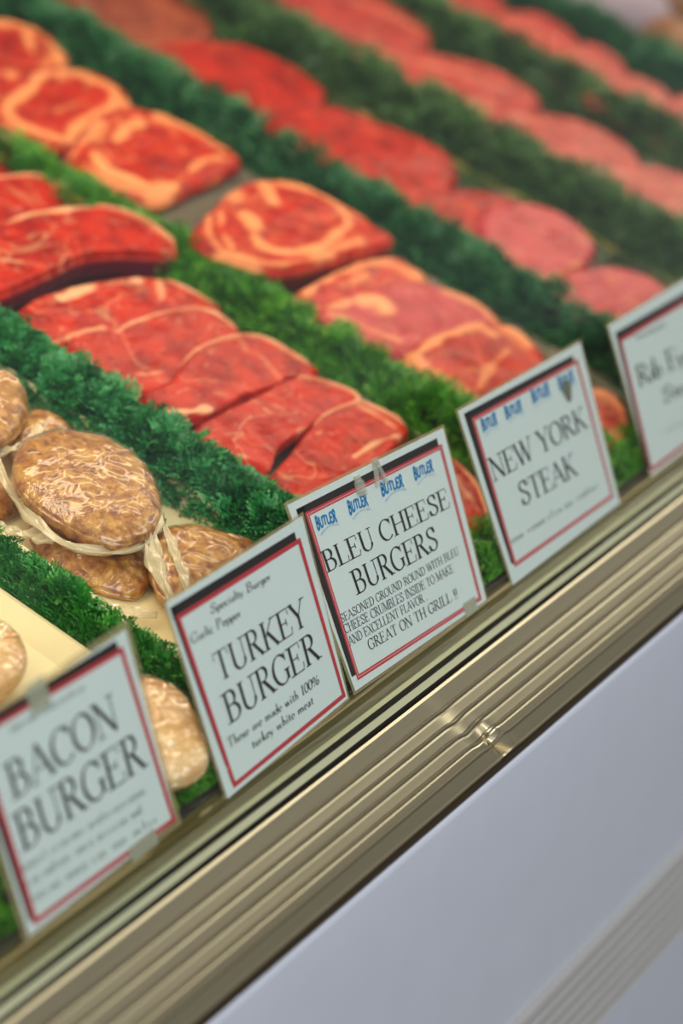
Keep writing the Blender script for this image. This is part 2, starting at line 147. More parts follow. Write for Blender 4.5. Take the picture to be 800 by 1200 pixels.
 "out": [[-68.6,318.9,15.0],[-48.7,329.2,15.7],[-30.0,327.1,15.5],[-23.2,313.9,14.6],[-26.3,297.6,13.5],[-42.3,284.9,12.6],[-66.5,281.1,12.3],[-84.5,289.1,12.9],[-81.8,304.9,14.0]],'th': 8.0,'tilt': 4,'fat': [],'rim': [],'label': 'small peek of a brown burger behind the largest brown one'},
{'kind': 'patty','id': 'B1',
 "out": [[-118.4,274.6,38.4],[-96.0,286.7,39.0],[-70.5,285.1,38.9],[-49.9,271.1,38.2],[-38.6,247.1,36.9],[-40.6,221.4,35.6],[-54.1,198.1,34.4],[-73.9,179.9,33.4],[-95.3,171.8,33.0],[-117.8,175.5,33.2],[-131.8,192.2,34.1],[-137.5,214.7,35.2],[-138.3,237.3,36.4],[-130.8,259.9,37.6]],'th': 12.0,'tilt': 3,'fat': [],'rim': [],'label': 'largest film-wrapped brown burger,lying on top of the others'},
{'kind': 'patty','id': 'B4',
 "out": [[-128.8,243.2,9.5],[-104.5,246.4,9.7],[-79.1,229.2,9.1],[-60.7,205.4,8.2],[-69.7,178.2,7.3],[-93.8,160.3,6.6],[-121.1,151.0,6.3],[-135.2,163.2,6.7],[-145.2,184.9,7.5],[-149.3,205.8,8.2],[-144.1,224.5,8.9]],'th': 7.5,'tilt': 2,'fat': [],'rim': [],'label': 'film-wrapped brown burger lying under the largest brown one'},
{'kind': 'patty','id': 'B5',
 "out": [[-98.3,164.7,20.7],[-77.1,175.4,23.0],[-52.6,169.0,21.7],[-35.5,152.7,18.2],[-19.6,131.6,13.7],[-40.0,114.9,10.2],[-78.9,113.0,9.7],[-110.4,120.9,11.4],[-117.4,140.0,15.5]],'th': 10.0,'tilt': 12,'fat': [],'rim': [],'label': 'film-wrapped coarse brown burger behind the top edge of the turkey card'},
{'kind': 'patty','id': 'B6',
 "out": [[-134.0,314.7,9.6],[-113.5,305.9,9.1],[-105.1,289.4,8.2],[-110.2,270.8,7.3],[-123.1,262.0,6.8],[-143.8,264.9,7.0],[-158.1,287.2,8.1]],'th': 7.5,'tilt': 3,'fat': [],'rim': [],'label': 'brown burger under the left edge one,beside the thin parsley strip'},
{'kind': 'pale_patty','id': 'T1',
 "out": [[-249.5,71.3,21.2],[-223.4,85.6,22.0],[-200.5,87.4,22.1],[-192.5,75.0,21.4],[-192.0,57.7,20.5],[-205.9,33.0,19.2],[-222.5,14.0,18.2],[-237.2,10.2,18.0],[-254.7,14.1,18.2],[-268.2,29.8,19.1],[-266.0,50.0,20.1]],'th': 11.0,'tilt': 3,'fat': [],'rim': [],'label': 'pale wrapped poultry burger seen between the bacon and the turkey cards'},
{'kind': 'pale_patty','id': 'T2',
 "out": [[-296.7,170.1,20.5],[-268.3,188.6,21.5],[-242.9,189.5,21.6],[-231.8,177.8,21.0],[-232.2,162.8,20.2],[-239.3,148.9,19.4],[-252.6,138.0,18.9],[-276.3,132.3,18.6],[-296.4,138.2,18.9],[-307.3,152.5,19.6]],'th': 11.0,'tilt': 3,'fat': [],'rim': [],'label': 'pale wrapped poultry burger at the left edge above the bacon card'}]
SIGNS = {
"bacon": {'corners': [[-405.1,31.7,124.4],[-263.6,33.3,130.7],[-259.3,0.2,0.6],[-398.4,-0.8,-3.1]],'lean': 14.3,'content': [('red',[0.0704,0.9608],[0.9259,0.9066],None),('red2',[0.0718,0.0624],[0.9653,0.0319],None),('blk',[0.0318,0.9995],[0.9011,0.9493],None),('blk2',[0.0533,0.0902],[0.8897,0.918],None),('~',[0.2418,0.8755],[0.6782,0.839],[0.2426,0.9115]),('BACON',[0.1513,0.6087],[0.8001,0.5908],[0.1523,0.7718]),('BURGER',[0.1211,0.3805],[0.8888,0.3537],[0.1127,0.5563]),('~',[0.0957,0.3034],[0.8583,0.244],[0.0962,0.3449]),('~',[0.0969,0.231],[0.8329,0.1723],[0.0995,0.2731]),('~',[0.1064,0.1543],[0.9085,0.0853],[0.1069,0.1965]),('tape',[0.6727,0.0294],[0.8315,0.0304],None),('tape2',[0.3838,0.9653],[0.4758,0.9595],None)]},
"turk": {'corners': [[-224.1,40.2,122.2],[-80.0,40.7,123.8],[-82.6,-0.1,-0.2],[-219.0,-2.1,-6.5]],'lean': 18.2,'content': [('red',[0.0477,0.907],[0.9324,0.8949],None),('red2',[0.0712,0.0399],[0.9702,0.0223],None),('blk',[0.028,0.956],[0.9065,0.9373],None),('blk2',[0.0677,0.0593],[0.9062,0.9056],None),('Specialty Burger',[0.249,0.82],[0.6752,0.7975],[0.2508,0.865]),('Garlic Pepper',[0.0848,0.7507],[0.4267,0.7273],[0.0878,0.7919]),('TURKEY',[0.1765,0.5148],[0.8427,0.4878],[0.1777,0.6535]),('BURGER',[0.1589,0.3126],[0.8676,0.2971],[0.153,0.4597]),('These are made with 100%',[0.1117,0.2179],[0.8125,0.1867],[0.1116,0.2664]),('turkey white meat',[0.2566,0.1357],[0.7366,0.1189],[0.2603,0.1849])]},
"bleu": {'corners': [[-80.9,55.5,125.9],[106.1,51.1,115.8],[90.3,-1.3,-3.0],[-77.3,0.2,0.4]],'lean': 23.8,'content': [('red',[0.0848,0.9123],[0.9509,0.9073],None),('red2',[0.0465,0.0564],[0.9542,0.0275],None),('blk',[0.0466,0.948],[0.9319,0.9499],None),('blk2',[0.0207,0.0854],[0.9295,0.9119],None),('logo',[0.1164,0.8144],[0.2355,0.8054],[0.1332,0.8763]),('logo',[0.3104,0.8076],[0.4294,0.8045],[0.3249,0.872]),('logo',[0.519,0.8121],[0.6606,0.803],[0.5338,0.8763]),('logo',[0.7325,0.807],[0.8614,0.8009],[0.7453,0.8704]),('BLEU CHEESE',[0.0864,0.5989],[0.9086,0.578],[0.0899,0.7071]),('BURGERS',[0.2041,0.426],[0.7723,0.4135],[0.2088,0.5482]),('SEASONED GROUND ROUND WITH BLEU',[0.0695,0.3448],[0.883,0.3245],[0.071,0.3824]),('CHEESE CRUMBLES INSIDE TO MAKE',[0.0704,0.2878],[0.8182,0.2544],[0.0708,0.3283]),('AND EXCELLENT FLAVOR .',[0.0711,0.2245],[0.605,0.2041],[0.0732,0.2648]),('GREAT ON TH GRILL !!',[0.1705,0.1485],[0.8056,0.1187],[0.1728,0.2025]),('clip',[0.3968,0.8891],[0.4263,0.9623],None),('clip2',[0.5175,0.8717],[0.5576,0.9735],None),('tape',[0.8274,0.0043],[0.9115,0.0197],None)]},
"ny": {'corners': [[117.6,49.4,123.4],[298.2,47.9,119.8],[290.2,-2.0,-5.1],[122.2,-2.4,-6.1]],'lean': 21.8,'content': [('red',[0.0829,0.917],[0.9333,0.906],None),('red2',[0.0613,0.0927],[0.9477,0.0748],None),('blk',[0.043,0.9581],[0.9041,0.9397],None),('blk2',[0.0447,0.1154],[0.9208,0.9105],None),('logo',[0.1289,0.8272],[0.2433,0.8216],[0.1429,0.8922]),('logo',[0.3077,0.8207],[0.4369,0.8128],[0.3233,0.8863]),('logo',[0.5213,0.8207],[0.6658,0.8129],[0.5376,0.891]),('logo',[0.7388,0.8094],[0.8687,0.8025],[0.7532,0.8785]),('NEW YORK',[0.0987,0.5553],[0.8829,0.524],[0.0948,0.6823]),('STEAK',[0.2412,0.3494],[0.715,0.3193],[0.2383,0.4785]),('~',[0.0929,0.2101],[0.8899,0.178],[0.0967,0.2554]),('blot',[0.7798,0.7027],[0.8179,0.7967],None)]},
"rib": {'corners': [[340.0,48.1,118.6],[545.7,47.9,118.0],[549.5,-0.6,-1.5],[340.7,-1.1,-2.6]],'lean': 22.1,'content': [('red',[0.0563,0.8783],[1.0702,0.8628],None),('red2',[0.0141,0.0396],[0.8724,-0.0381],None),('blk',[0.0409,0.9247],[1.0466,0.902],None),('blk2',[-0.0002,0.0674],[1.0748,0.8748],None),('~',[0.1705,0.8139],[0.4205,0.7874],[0.1727,0.852]),('Rib Eye',[0.0943,0.5421],[0.5425,0.5035],[0.0924,0.6725]),('Steak',[0.2382,0.3595],[0.5299,0.3276],[0.2402,0.4569]),('~',[0.1874,0.1979],[0.4333,0.1651],[0.1884,0.2235])]}}
# ------------------------------------------------------------------ frames
BASE = Vector((0, 0, 0.95)); TH = R(15.8726)
VX = Vector((1, 0, 0)); VV = Vector((0, math.cos(TH), math.sin(TH))); VN = Vector((0, -math.sin(TH), math.cos(TH)))
def D(u, v, w): return BASE + VX * u + VV * v + VN * w                # deck coordinates (metres) to world
DECK_ROT = Matrix((( VX.x, VV.x, VN.x), (VX.y, VV.y, VN.y), (VX.z, VV.z, VN.z))).to_4x4()

# ------------------------------------------------------------------ helpers
def tag(o, label=None, cat=None, group=None, kind=None):
    if label: o['label'] = label
    if cat: o['category'] = cat
    if group: o['group'] = group
    if kind: o['kind'] = kind
    return o
def mesh_obj(name, verts, faces, mat, parent=None, smooth=True, attrs=None, recalc=True):
    me = bpy.data.meshes.new(name)
    me.from_pydata([tuple(map(float, v)) for v in verts] if not isinstance(verts, np.ndarray) else verts.tolist(), [], faces)
    if mat: me.materials.append(mat)
    if smooth: me.polygons.foreach_set('use_smooth', [True] * len(me.polygons))
    for k, a in (attrs or {}).items():
        at = me.attributes.new(k, 'FLOAT', 'POINT'); at.data.foreach_set('value', np.asarray(a, dtype=np.float32))
    if recalc:
        bm = bmesh.new(); bm.from_mesh(me); bmesh.ops.recalc_face_normals(bm, faces=bm.faces); bm.to_mesh(me); bm.free()
    me.update()
    o = bpy.data.objects.new(name, me); COL.objects.link(o)
    if parent: o.parent = parent
    return o
def empty(name, mw, label, cat, group=None):
    o = bpy.data.objects.new(name, None); o.empty_display_size = 0.02; COL.objects.link(o); o.matrix_world = mw
    return tag(o, label, cat, group)
def deck_matrix(u, v, w=0.0): return Matrix.Translation(D(u, v, w)) @ DECK_ROT
def extrude_x(profile, x0, x1, xs=None):
    """open profile of (y, z) swept along x"""
    xs = xs if xs is not None else [x0, x1]
    n = len(profile); V = [(x, y, z) for x in xs for y, z in profile]; F = []
    for i in range(len(xs) - 1):
        for j in range(n - 1):
            a = i * n + j; F.append((a, a + 1, a + n + 1, a + n))
    return V, F
def box(x0, x1, y0, y1, z0, z1):
    V = [(x, y, z) for x in (x0, x1) for y in (y0, y1) for z in (z0, z1)]
    F = [(0, 1, 3, 2), (4, 6, 7, 5), (0, 4, 5, 1), (2, 3, 7, 6), (0, 2, 6, 4), (1, 5, 7, 3)]
    return V, F
def join(*ms):
    V = []; F = []
    for v, f in ms:
        k = len(V); V += list(v); F += [tuple(i + k for i in q) for q in f]
    return V, F

# ------------------------------------------------------------------ materials
def new_mat(name):
    m = bpy.data.materials.new(name); m.use_nodes = True
    nt = m.node_tree; b = nt.nodes['Principled BSDF']; return m, nt, b
def lin(c):
    return tuple(((x / 255) / 12.92 if x <= 10 else ((x / 255 + 0.055) / 1.055) ** 2.4) for x in c) + (1,)
def plain(name, rgb, rough=0.5, metal=0.0, noise=0.0, nscale=40, bump=0.0, bscale=200, spec=0.5, aniso_x=False):
    m, nt, b = new_mat(name)
    b.inputs['Roughness'].default_value = rough; b.inputs['Metallic'].default_value = metal
    b.inputs['Specular IOR Level'].default_value = spec
    c = lin(rgb); b.inputs['Base Color'].default_value = c
    tc = nt.nodes.new('ShaderNodeTexCoord')
    src = tc.outputs['Object']
    if aniso_x:
        mp = nt.nodes.new('ShaderNodeMapping'); mp.inputs['Scale'].default_value = (0.06, 1, 1)
        nt.links.new(src, mp.inputs[0]); src = mp.outputs[0]
    if noise:
        n = nt.nodes.new('ShaderNodeTexNoise'); n.inputs['Scale'].default_value = nscale; n.inputs['Detail'].default_value = 5
        nt.links.new(src, n.inputs['Vector'])
        mx = nt.nodes.new('ShaderNodeMix'); mx.data_type = 'RGBA'
        mx.inputs[6].default_value = tuple(x * (1 - noise) for x in c[:3]) + (1,)
        mx.inputs[7].default_value = tuple(min(1, x * (1 + noise)) for x in c[:3]) + (1,)
        nt.links.new(n.outputs[0], mx.inputs[0]); nt.links.new(mx.outputs[2], b.inputs['Base Color'])
    if bump:
        n2 = nt.nodes.new('ShaderNodeTexNoise'); n2.inputs['Scale'].default_value = bscale; n2.inputs['Detail'].default_value = 4
        nt.links.new(src, n2.inputs['Vector'])
        bp = nt.nodes.new('ShaderNodeBump'); bp.inputs['Strength'].default_value = bump; bp.inputs['Distance'].default_value = 0.002
        nt.links.new(n2.outputs[0], bp.inputs['Height']); nt.links.new(bp.outputs[0], b.inputs['Normal'])
    return m
def ramp(nt, fac, stops):
    r = nt.nodes.new('ShaderNodeValToRGB'); e = r.color_ramp.elements
    e[0].position = stops[0][0]; e[0].color = stops[0][1]; e[1].position = stops[1][0]; e[1].color = stops[1][1]
    for p, c in stops[2:]:
        q = e.new(p); q.color = c
    nt.links.new(fac, r.inputs[0]); return r
def mixc(nt, fac, a, b):
    mx = nt.nodes.new('ShaderNodeMix'); mx.data_type = 'RGBA'
    for sock, val in ((0, fac), (6, a), (7, b)):
        if isinstance(val, (tuple, float, int)): mx.inputs[sock].default_value = val
        else: nt.links.new(val, mx.inputs[sock])
    return mx.outputs[2]
def meat_mat(name, dark, mid, fat, marble, side=(120, 40, 50), rough=0.30):
    m, nt, b = new_mat(name)
    tc = nt.nodes.new('ShaderNodeTexCoord'); oi = nt.nodes.new('ShaderNodeObjectInfo')
    ad = nt.nodes.new('ShaderNodeVectorMath'); ad.operation = 'ADD'
    sc = nt.nodes.new('ShaderNodeVectorMath'); sc.operation = 'SCALE'; sc.inputs[3].default_value = 0.7
    nt.links.new(oi.outputs['Location'], sc.inputs[0])
    nt.links.new(tc.outputs['Object'], ad.inputs[0]); nt.links.new(sc.outputs[0], ad.inputs[1])
    n1 = nt.nodes.new('ShaderNodeTexNoise'); n1.inputs['Scale'].default_value = 45; n1.inputs['Detail'].default_value = 6; n1.inputs['Roughness'].default_value = 0.6
    nt.links.new(ad.outputs[0], n1.inputs['Vector'])
    r1 = ramp(nt, n1.outputs[0], [(0.34, lin(dark)), (0.60, lin(mid))])
    # marbling: thin wavering streaks
    mp = nt.nodes.new('ShaderNodeMapping'); mp.inputs['Rotation'].default_value = (0, 0, 0.7); mp.inputs['Scale'].default_value = (1, 2.3, 1)
    nt.links.new(ad.outputs[0], mp.inputs[0])
    n2 = nt.nodes.new('ShaderNodeTexNoise'); n2.inputs['Scale'].default_value = 85; n2.inputs['Detail'].default_value = 4; n2.inputs['Distortion'].default_value = 1.2
    nt.links.new(mp.outputs[0], n2.inputs['Vector'])
    r2 = ramp(nt, n2.outputs[0], [(0.60, (0, 0, 0, 1)), (0.74, (marble, marble, marble, 1))])
    c1 = mixc(nt, r2.outputs[0], r1.outputs[0], lin(fat))
    # broader connective seams
    n3 = nt.nodes.new('ShaderNodeTexNoise'); n3.inputs['Scale'].default_value = 16; n3.inputs['Detail'].default_value = 2; n3.inputs['Distortion'].default_value = 0.8
    nt.links.new(ad.outputs[0], n3.inputs['Vector'])
    r3 = ramp(nt, n3.outputs[0], [(0.485, (0, 0, 0, 1)), (0.50, (marble * .7,) * 3 + (1,)), (0.515, (0, 0, 0, 1))])
    c2 = mixc(nt, r3.outputs[0], c1, lin(fat))
    at = nt.nodes.new('ShaderNodeAttribute'); at.attribute_name = 'fat'
    c3 = mixc(nt, at.outputs['Fac'], c2, lin(fat))
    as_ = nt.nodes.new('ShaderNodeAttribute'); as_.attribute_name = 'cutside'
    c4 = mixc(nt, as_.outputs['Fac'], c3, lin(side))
    nt.links.new(c4, b.inputs['Base Color'])
    b.inputs['Roughness'].default_value = rough; b.inputs['Specular IOR Level'].default_value = 0.2
    b.inputs['Subsurface Weight'].default_value = 0.0
    bp = nt.nodes.new('ShaderNodeBump'); bp.inputs['Strength'].default_value = 0.9; bp.inputs['Distance'].default_value = 0.002
    n4 = nt.nodes.new('ShaderNodeTexNoise'); n4.inputs['Scale'].default_value = 110; n4.inputs['Detail'].default_value = 5
    nt.links.new(ad.outputs[0], n4.inputs['Vector'])
    nt.links.new(n4.outputs[0], bp.inputs['Height']); nt.links.new(bp.outputs[0], b.inputs['Normal'])
    return m
FATC = (246, 176, 128)
MEAT = {
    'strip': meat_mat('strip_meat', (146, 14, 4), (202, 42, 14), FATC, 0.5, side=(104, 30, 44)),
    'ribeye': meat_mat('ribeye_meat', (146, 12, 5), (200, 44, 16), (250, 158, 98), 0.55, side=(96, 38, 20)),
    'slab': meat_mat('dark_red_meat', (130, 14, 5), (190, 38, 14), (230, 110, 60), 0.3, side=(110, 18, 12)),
    'pale': meat_mat('rose_meat', (150, 38, 34), (192, 68, 56), (216, 128, 96), 0.6),
    'pink': meat_mat('pink_meat', (166, 32, 40), (198, 64, 70), (248, 160, 104), 0.4, side=(226, 100, 44)),
    'brownish': meat_mat('browned_meat', (124, 48, 28), (168, 78, 48), (200, 130, 80), 0.3),
}
FAT = meat_mat('fat_rim_surface', (232, 120, 84), (250, 182, 136), (252, 200, 160), 0.3)
def patty_mat(name, cols, rough, scale):
    m, nt, b = new_mat(name)
    tc = nt.nodes.new('ShaderNodeTexCoord')
    n = nt.nodes.new('ShaderNodeTexNoise'); n.inputs['Scale'].default_value = scale; n.inputs['Detail'].default_value = 5; n.inputs['Roughness'].default_value = .65
    nt.links.new(tc.outputs['Object'], n.inputs['Vector'])
    r = ramp(nt, n.outputs[0], [(0.32, lin(cols[0])), (0.45, lin(cols[1])), (0.55, lin(cols[2])), (0.68, lin(cols[3]))])
    v = nt.nodes.new('ShaderNodeTexVoronoi'); v.inputs['Scale'].default_value = scale * 2.6
    nt.links.new(tc.outputs['Object'], v.inputs['Vector'])
    r2 = ramp(nt, v.outputs['Distance'], [(0.12, (0.75, 0.75, 0.75, 1)), (0.3, (0, 0, 0, 1))])
    n5 = nt.nodes.new('ShaderNodeTexNoise'); n5.inputs['Scale'].default_value = scale * .7; nt.links.new(tc.outputs['Object'], n5.inputs['Vector'])
    r5 = ramp(nt, n5.outputs[0], [(0.5, (0, 0, 0, 1)), (0.62, (1, 1, 1, 1))])
    mu = nt.nodes.new('ShaderNodeMath'); mu.operation = 'MULTIPLY'
    nt.links.new(r2.outputs[0], mu.inputs[0]); nt.links.new(r5.outputs[0], mu.inputs[1])
    c = mixc(nt, mu.outputs[0], r.outputs[0], lin(cols[4]))
    nt.links.new(c, b.inputs['Base Color'])
    b.inputs['Roughness'].default_value = rough
    bp = nt.nodes.new('ShaderNodeBump'); bp.inputs['Strength'].default_value = 0.7; bp.inputs['Distance'].default_value = 0.002
    nt.links.new(n.outputs[0], bp.inputs['Height']); nt.links.new(bp.outputs[0], b.inputs['Normal'])
    return m
PATTY = patty_mat('brown_patty', [(118, 60, 18), (166, 98, 26), (196, 134, 46), (222, 172, 86), (150, 76, 76)], 0.35, 130)
PALE = patty_mat('pale_patty', [(222, 156, 82), (234, 176, 102), (240, 190, 120), (248, 210, 150), (232, 180, 118)], 0.35, 60)
def schlick(nt, f0=0.04, normal=None):
    lw = nt.nodes.new('ShaderNodeLayerWeight'); lw.inputs[0].default_value = 0.5
    if normal is not None: nt.links.new(normal, lw.inputs['Normal'])
    pw = nt.nodes.new('ShaderNodeMath'); pw.operation = 'POWER'; pw.inputs[1].default_value = 5
    nt.links.new(lw.outputs['Facing'], pw.inputs[0])
    ma = nt.nodes.new('ShaderNodeMath'); ma.operation = 'MULTIPLY_ADD'; ma.inputs[1].default_value = 1 - f0; ma.inputs[2].default_value = f0
    nt.links.new(pw.outputs[0], ma.inputs[0]); return ma.outputs[0]
def film_mat(name, haze, bscale, strength, rough=0.08, haze_rgb=(240, 225, 190), f0=0.06):
    """clear plastic film: mostly transparent, a little milky, glossy and crinkled"""
    m, nt, b = new_mat(name); nt.nodes.remove(b)
    out = nt.nodes['Material Output']
    tr = nt.nodes.new('ShaderNodeBsdfTransparent'); gl = nt.nodes.new('ShaderNodeBsdfGlossy'); df = nt.nodes.new('ShaderNodeBsdfDiffuse')
    gl.inputs['Roughness'].default_value = rough; df.inputs[0].default_value = lin(haze_rgb)
    gl.inputs[0].default_value = (1, 1, 1, 1)
    tc = nt.nodes.new('ShaderNodeTexCoord')
    n = nt.nodes.new('ShaderNodeTexNoise'); n.inputs['Scale'].default_value = bscale; n.inputs['Detail'].default_value = 2.5; n.inputs['Distortion'].default_value = 1.6
    nt.links.new(tc.outputs['Object'], n.inputs['Vector'])
    bp = nt.nodes.new('ShaderNodeBump'); bp.inputs['Strength'].default_value = strength; bp.inputs['Distance'].default_value = 0.004
    nt.links.new(n.outputs[0], bp.inputs['Height'])
    nt.links.new(bp.outputs[0], gl.inputs['Normal'])
    m1 = nt.nodes.new('ShaderNodeMixShader'); m1.inputs[0].default_value = haze
    nt.links.new(tr.outputs[0], m1.inputs[1]); nt.links.new(df.outputs[0], m1.inputs[2])
    fz = schlick(nt, f0, bp.outputs[0])
    m2 = nt.nodes.new('ShaderNodeMixShader')
    nt.links.new(fz, m2.inputs[0]); nt.links.new(m1.outputs[0], m2.inputs[1]); nt.links.new(gl.outputs[0], m2.inputs[2])
    nt.links.new(m2.outputs[0], out.inputs[0])
    return m
FILM = film_mat('patty_film', 0.02, 42, 0.7, 0.17)
FILM_PALE = film_mat('pale_patty_film', 0.08, 48, 1.3, 0.14, f0=0.13)
FOLD = film_mat('gathered_film', 0.42, 45, 0.5, 0.2, (246, 226, 180))
LAMINATE = film_mat('laminate', 0.30, 30, 0.03, 0.12, (205, 180, 130))
CLIPM = film_mat('clear_plastic_clip', 0.35, 40, 0.2, 0.1, (215, 215, 200))
TAPE = film_mat('clear_tape', 0.45, 40, 0.1, 0.2, (205, 205, 180))
def glass_mat():
    m, nt, b = new_mat('case_glass'); nt.nodes.remove(b); out = nt.nodes['Material Output']
    tr = nt.nodes.new('ShaderNodeBsdfTransparent'); tr.inputs[0].default_value = (0.97, 0.985, 0.965, 1)
    gl = nt.nodes.new('ShaderNodeBsdfGlossy'); gl.inputs['Roughness'].default_value = 0.02
    fz = schlick(nt)
    mx = nt.nodes.new('ShaderNodeMixShader')
    nt.links.new(fz, mx.inputs[0]); nt.links.new(tr.outputs[0], mx.inputs[1]); nt.links.new(gl.outputs[0], mx.inputs[2])
    nt.links.new(mx.outputs[0], out.inputs[0]); return m
GLASS = glass_mat()
PANEL = plain('painted_panel', (200, 202, 211), 0.32, 0, 0.04, 25, 0.05, 900)
BRASS = plain('worn_metal_rail', (172, 160, 130), 0.31, 1.0, 0.16, 60, 0.03, 200, aniso_x=True)
CHANNEL = plain('pale_metal_channel', (190, 188, 150), 0.4, 0.2, 0.06, 50, aniso_x=True)
LEDGE = plain('ledge_green_reflection', (88, 78, 34), 0.22, 0.2, 0.5, 70, 0.1, 120, aniso_x=True)  # olive tone and streaks paint in the reflected greenery
GROOVE = plain('gap_shade_dark', (34, 26, 20), 0.6)  # dark colour stands in for the shade inside the gaps
LIP = plain('shaded_rail_lip', (70, 52, 26), 0.4, 0.6)  # shade under the rail put into the lip's colour
TRIM = plain('grey_plastic_trim', (176, 172, 168), 0.5, 0, 0.05, 30)
STEEL = plain('grey_steel_tray', (120, 112, 96), 0.42, 0.5, 0.08, 30)
DECKM = plain('dark_deck', (46, 44, 36), 0.5, 0.2, 0.1, 30)
CREAM = plain('cream_plastic_tray', (240, 222, 170), 0.4, 0, 0.05, 25, 0.05, 60)
GOLD = plain('yellowed_tray_rim', (226, 206, 110), 0.35, 0.2)
PAPER = plain('sign_paper', (224, 232, 230), 0.5, 0, 0.015, 20)
BLACK = plain('black_ink', (30, 22, 22), 0.55)
INK = plain('text_ink', (40, 30, 28), 0.6)
SOFTINK = plain('faded_text_ink', (112, 116, 104), 0.6)
REDI = plain('red_ink', (196, 52, 62), 0.55, 0, 0.06, 60)
PALERED = plain('pale_red_ink', (232, 160, 160), 0.55)
BLUEI = plain('blue_ink', (0, 128, 192), 0.55)
PALEBLUE = plain('pale_blue_ink', (150, 190, 205), 0.55)
WHITE = plain('white_wrapping_paper', (150, 132, 146), 0.6, 0, 0.04, 20, 0.1, 40)
BROWN = plain('browned_crust', (140, 88, 44), 0.45, 0, 0.3, 60, 0.3, 80)
FLOORM = plain('floor_tiles', (120, 116, 110), 0.5, 0, 0.1, 8)
def leaf_mat(name, deep, bright, tip):
    m, nt, b = new_mat(name)
    at = nt.nodes.new('ShaderNodeAttribute'); at.attribute_name = 'tone'
    r = ramp(nt, at.outputs['Fac'], [(0.0, lin(deep)), (0.6, lin(bright)), (1.0, lin(tip))])
    nt.links.new(r.outputs[0], b.inputs['Base Color']); b.inputs['Roughness'].default_value = 0.38
    b.inputs['Specular IOR Level'].default_value = 0.5
    b.inputs['Transmission Weight'].default_value = 0.0
    return m
LEAF = {
    'fresh': leaf_mat('fresh_green_plastic', (10, 76, 10), (34, 138, 30), (110, 190, 80)),
    'bluish': leaf_mat('bluish_green_plastic', (12, 78, 34), (44, 142, 70), (106, 190, 122)),
    'vivid': leaf_mat('vivid_green_plastic', (26, 88, 0), (74, 150, 8), (130, 190, 36)),
    'deep': leaf_mat('deep_green_plastic', (12, 70, 30), (36, 112, 52), (84, 154, 92)),
    'olive': leaf_mat('dull_green_plastic', (34, 74, 22), (70, 112, 44), (112, 142, 74)),  # duller and more olive than the other greens
}

# ------------------------------------------------------------------ steaks and patties
def resample(P, n):
    P = np.asarray(P, float); m = len(P); out = []
    for i in range(m):
        p0, p1, p2, p3 = P[i - 1], P[i], P[(i + 1) % m], P[(i + 2) % m]
        for t in np.linspace(0, 1, 12, endpoint=False):
            out.append(0.5 * ((2 * p1) + (-p0 + p2) * t + (2 * p0 - 5 * p1 + 4 * p2 - p3) * t * t + (-p0 + 3 * p1 - 3 * p2 + p3) * t ** 3))
    out = np.array(out); d = np.r_[0, np.cumsum(np.linalg.norm(np.diff(np.vstack([out, out[:1]]), axis=0), axis=1))]
    s = np.linspace(0, d[-1], n, endpoint=False); o2 = np.vstack([out, out[:1]])
    return np.stack([np.interp(s, d, o2[:, k]) for k in range(P.shape[1])], 1)
def open_curve(P, n):
    P = np.asarray(P, float)
    if len(P) > 2:
        Q = np.vstack([2 * P[0] - P[1], P, 2 * P[-1] - P[-2]]); out = []
        for i in range(1, len(Q) - 2):
            p0, p1, p2, p3 = Q[i - 1], Q[i], Q[i + 1], Q[i + 2]
            for t in np.linspace(0, 1, 10, endpoint=False):
                out.append(0.5 * ((2 * p1) + (-p0 + p2) * t + (2 * p0 - 5 * p1 + 4 * p2 - p3) * t * t + (-p0 + 3 * p1 - 3 * p2 + p3) * t ** 3))
        out.append(P[-1]); P = np.array(out)
    d = np.r_[0, np.cumsum(np.linalg.norm(np.diff(P, axis=0), axis=1))]; s = np.linspace(0, d[-1], n)
    return np.stack([np.interp(s, d, P[:, k]) for k in range(P.shape[1])], 1)
class Noise:
    """smooth pseudo noise: a sum of random plane waves"""
    def __init__(s, seed, freq, n=14):
        g = np.random.default_rng(seed); a = g.uniform(0, 2 * np.pi, n); f = freq * g.uniform(.5, 1.6, n)
        s.k = np.stack([np.cos(a) * f, np.sin(a) * f], 1); s.p = g.uniform(0, 6.28, n); s.n = n
    def __call__(s, xy): return np.sin(xy @ s.k.T + s.p).sum(1) / math.sqrt(s.n)
def seg_dist(P, pl):
    best = np.full(len(P), 1e9)
    for a, b in zip(pl[:-1], pl[1:]):
        ab = b - a; t = np.clip(((P - a) @ ab) / (ab @ ab + 1e-12), 0, 1)
        best = np.minimum(best, np.linalg.norm(P - (a + t[:, None] * ab), axis=1))
    return best
TRAY_TOP = 0.0035
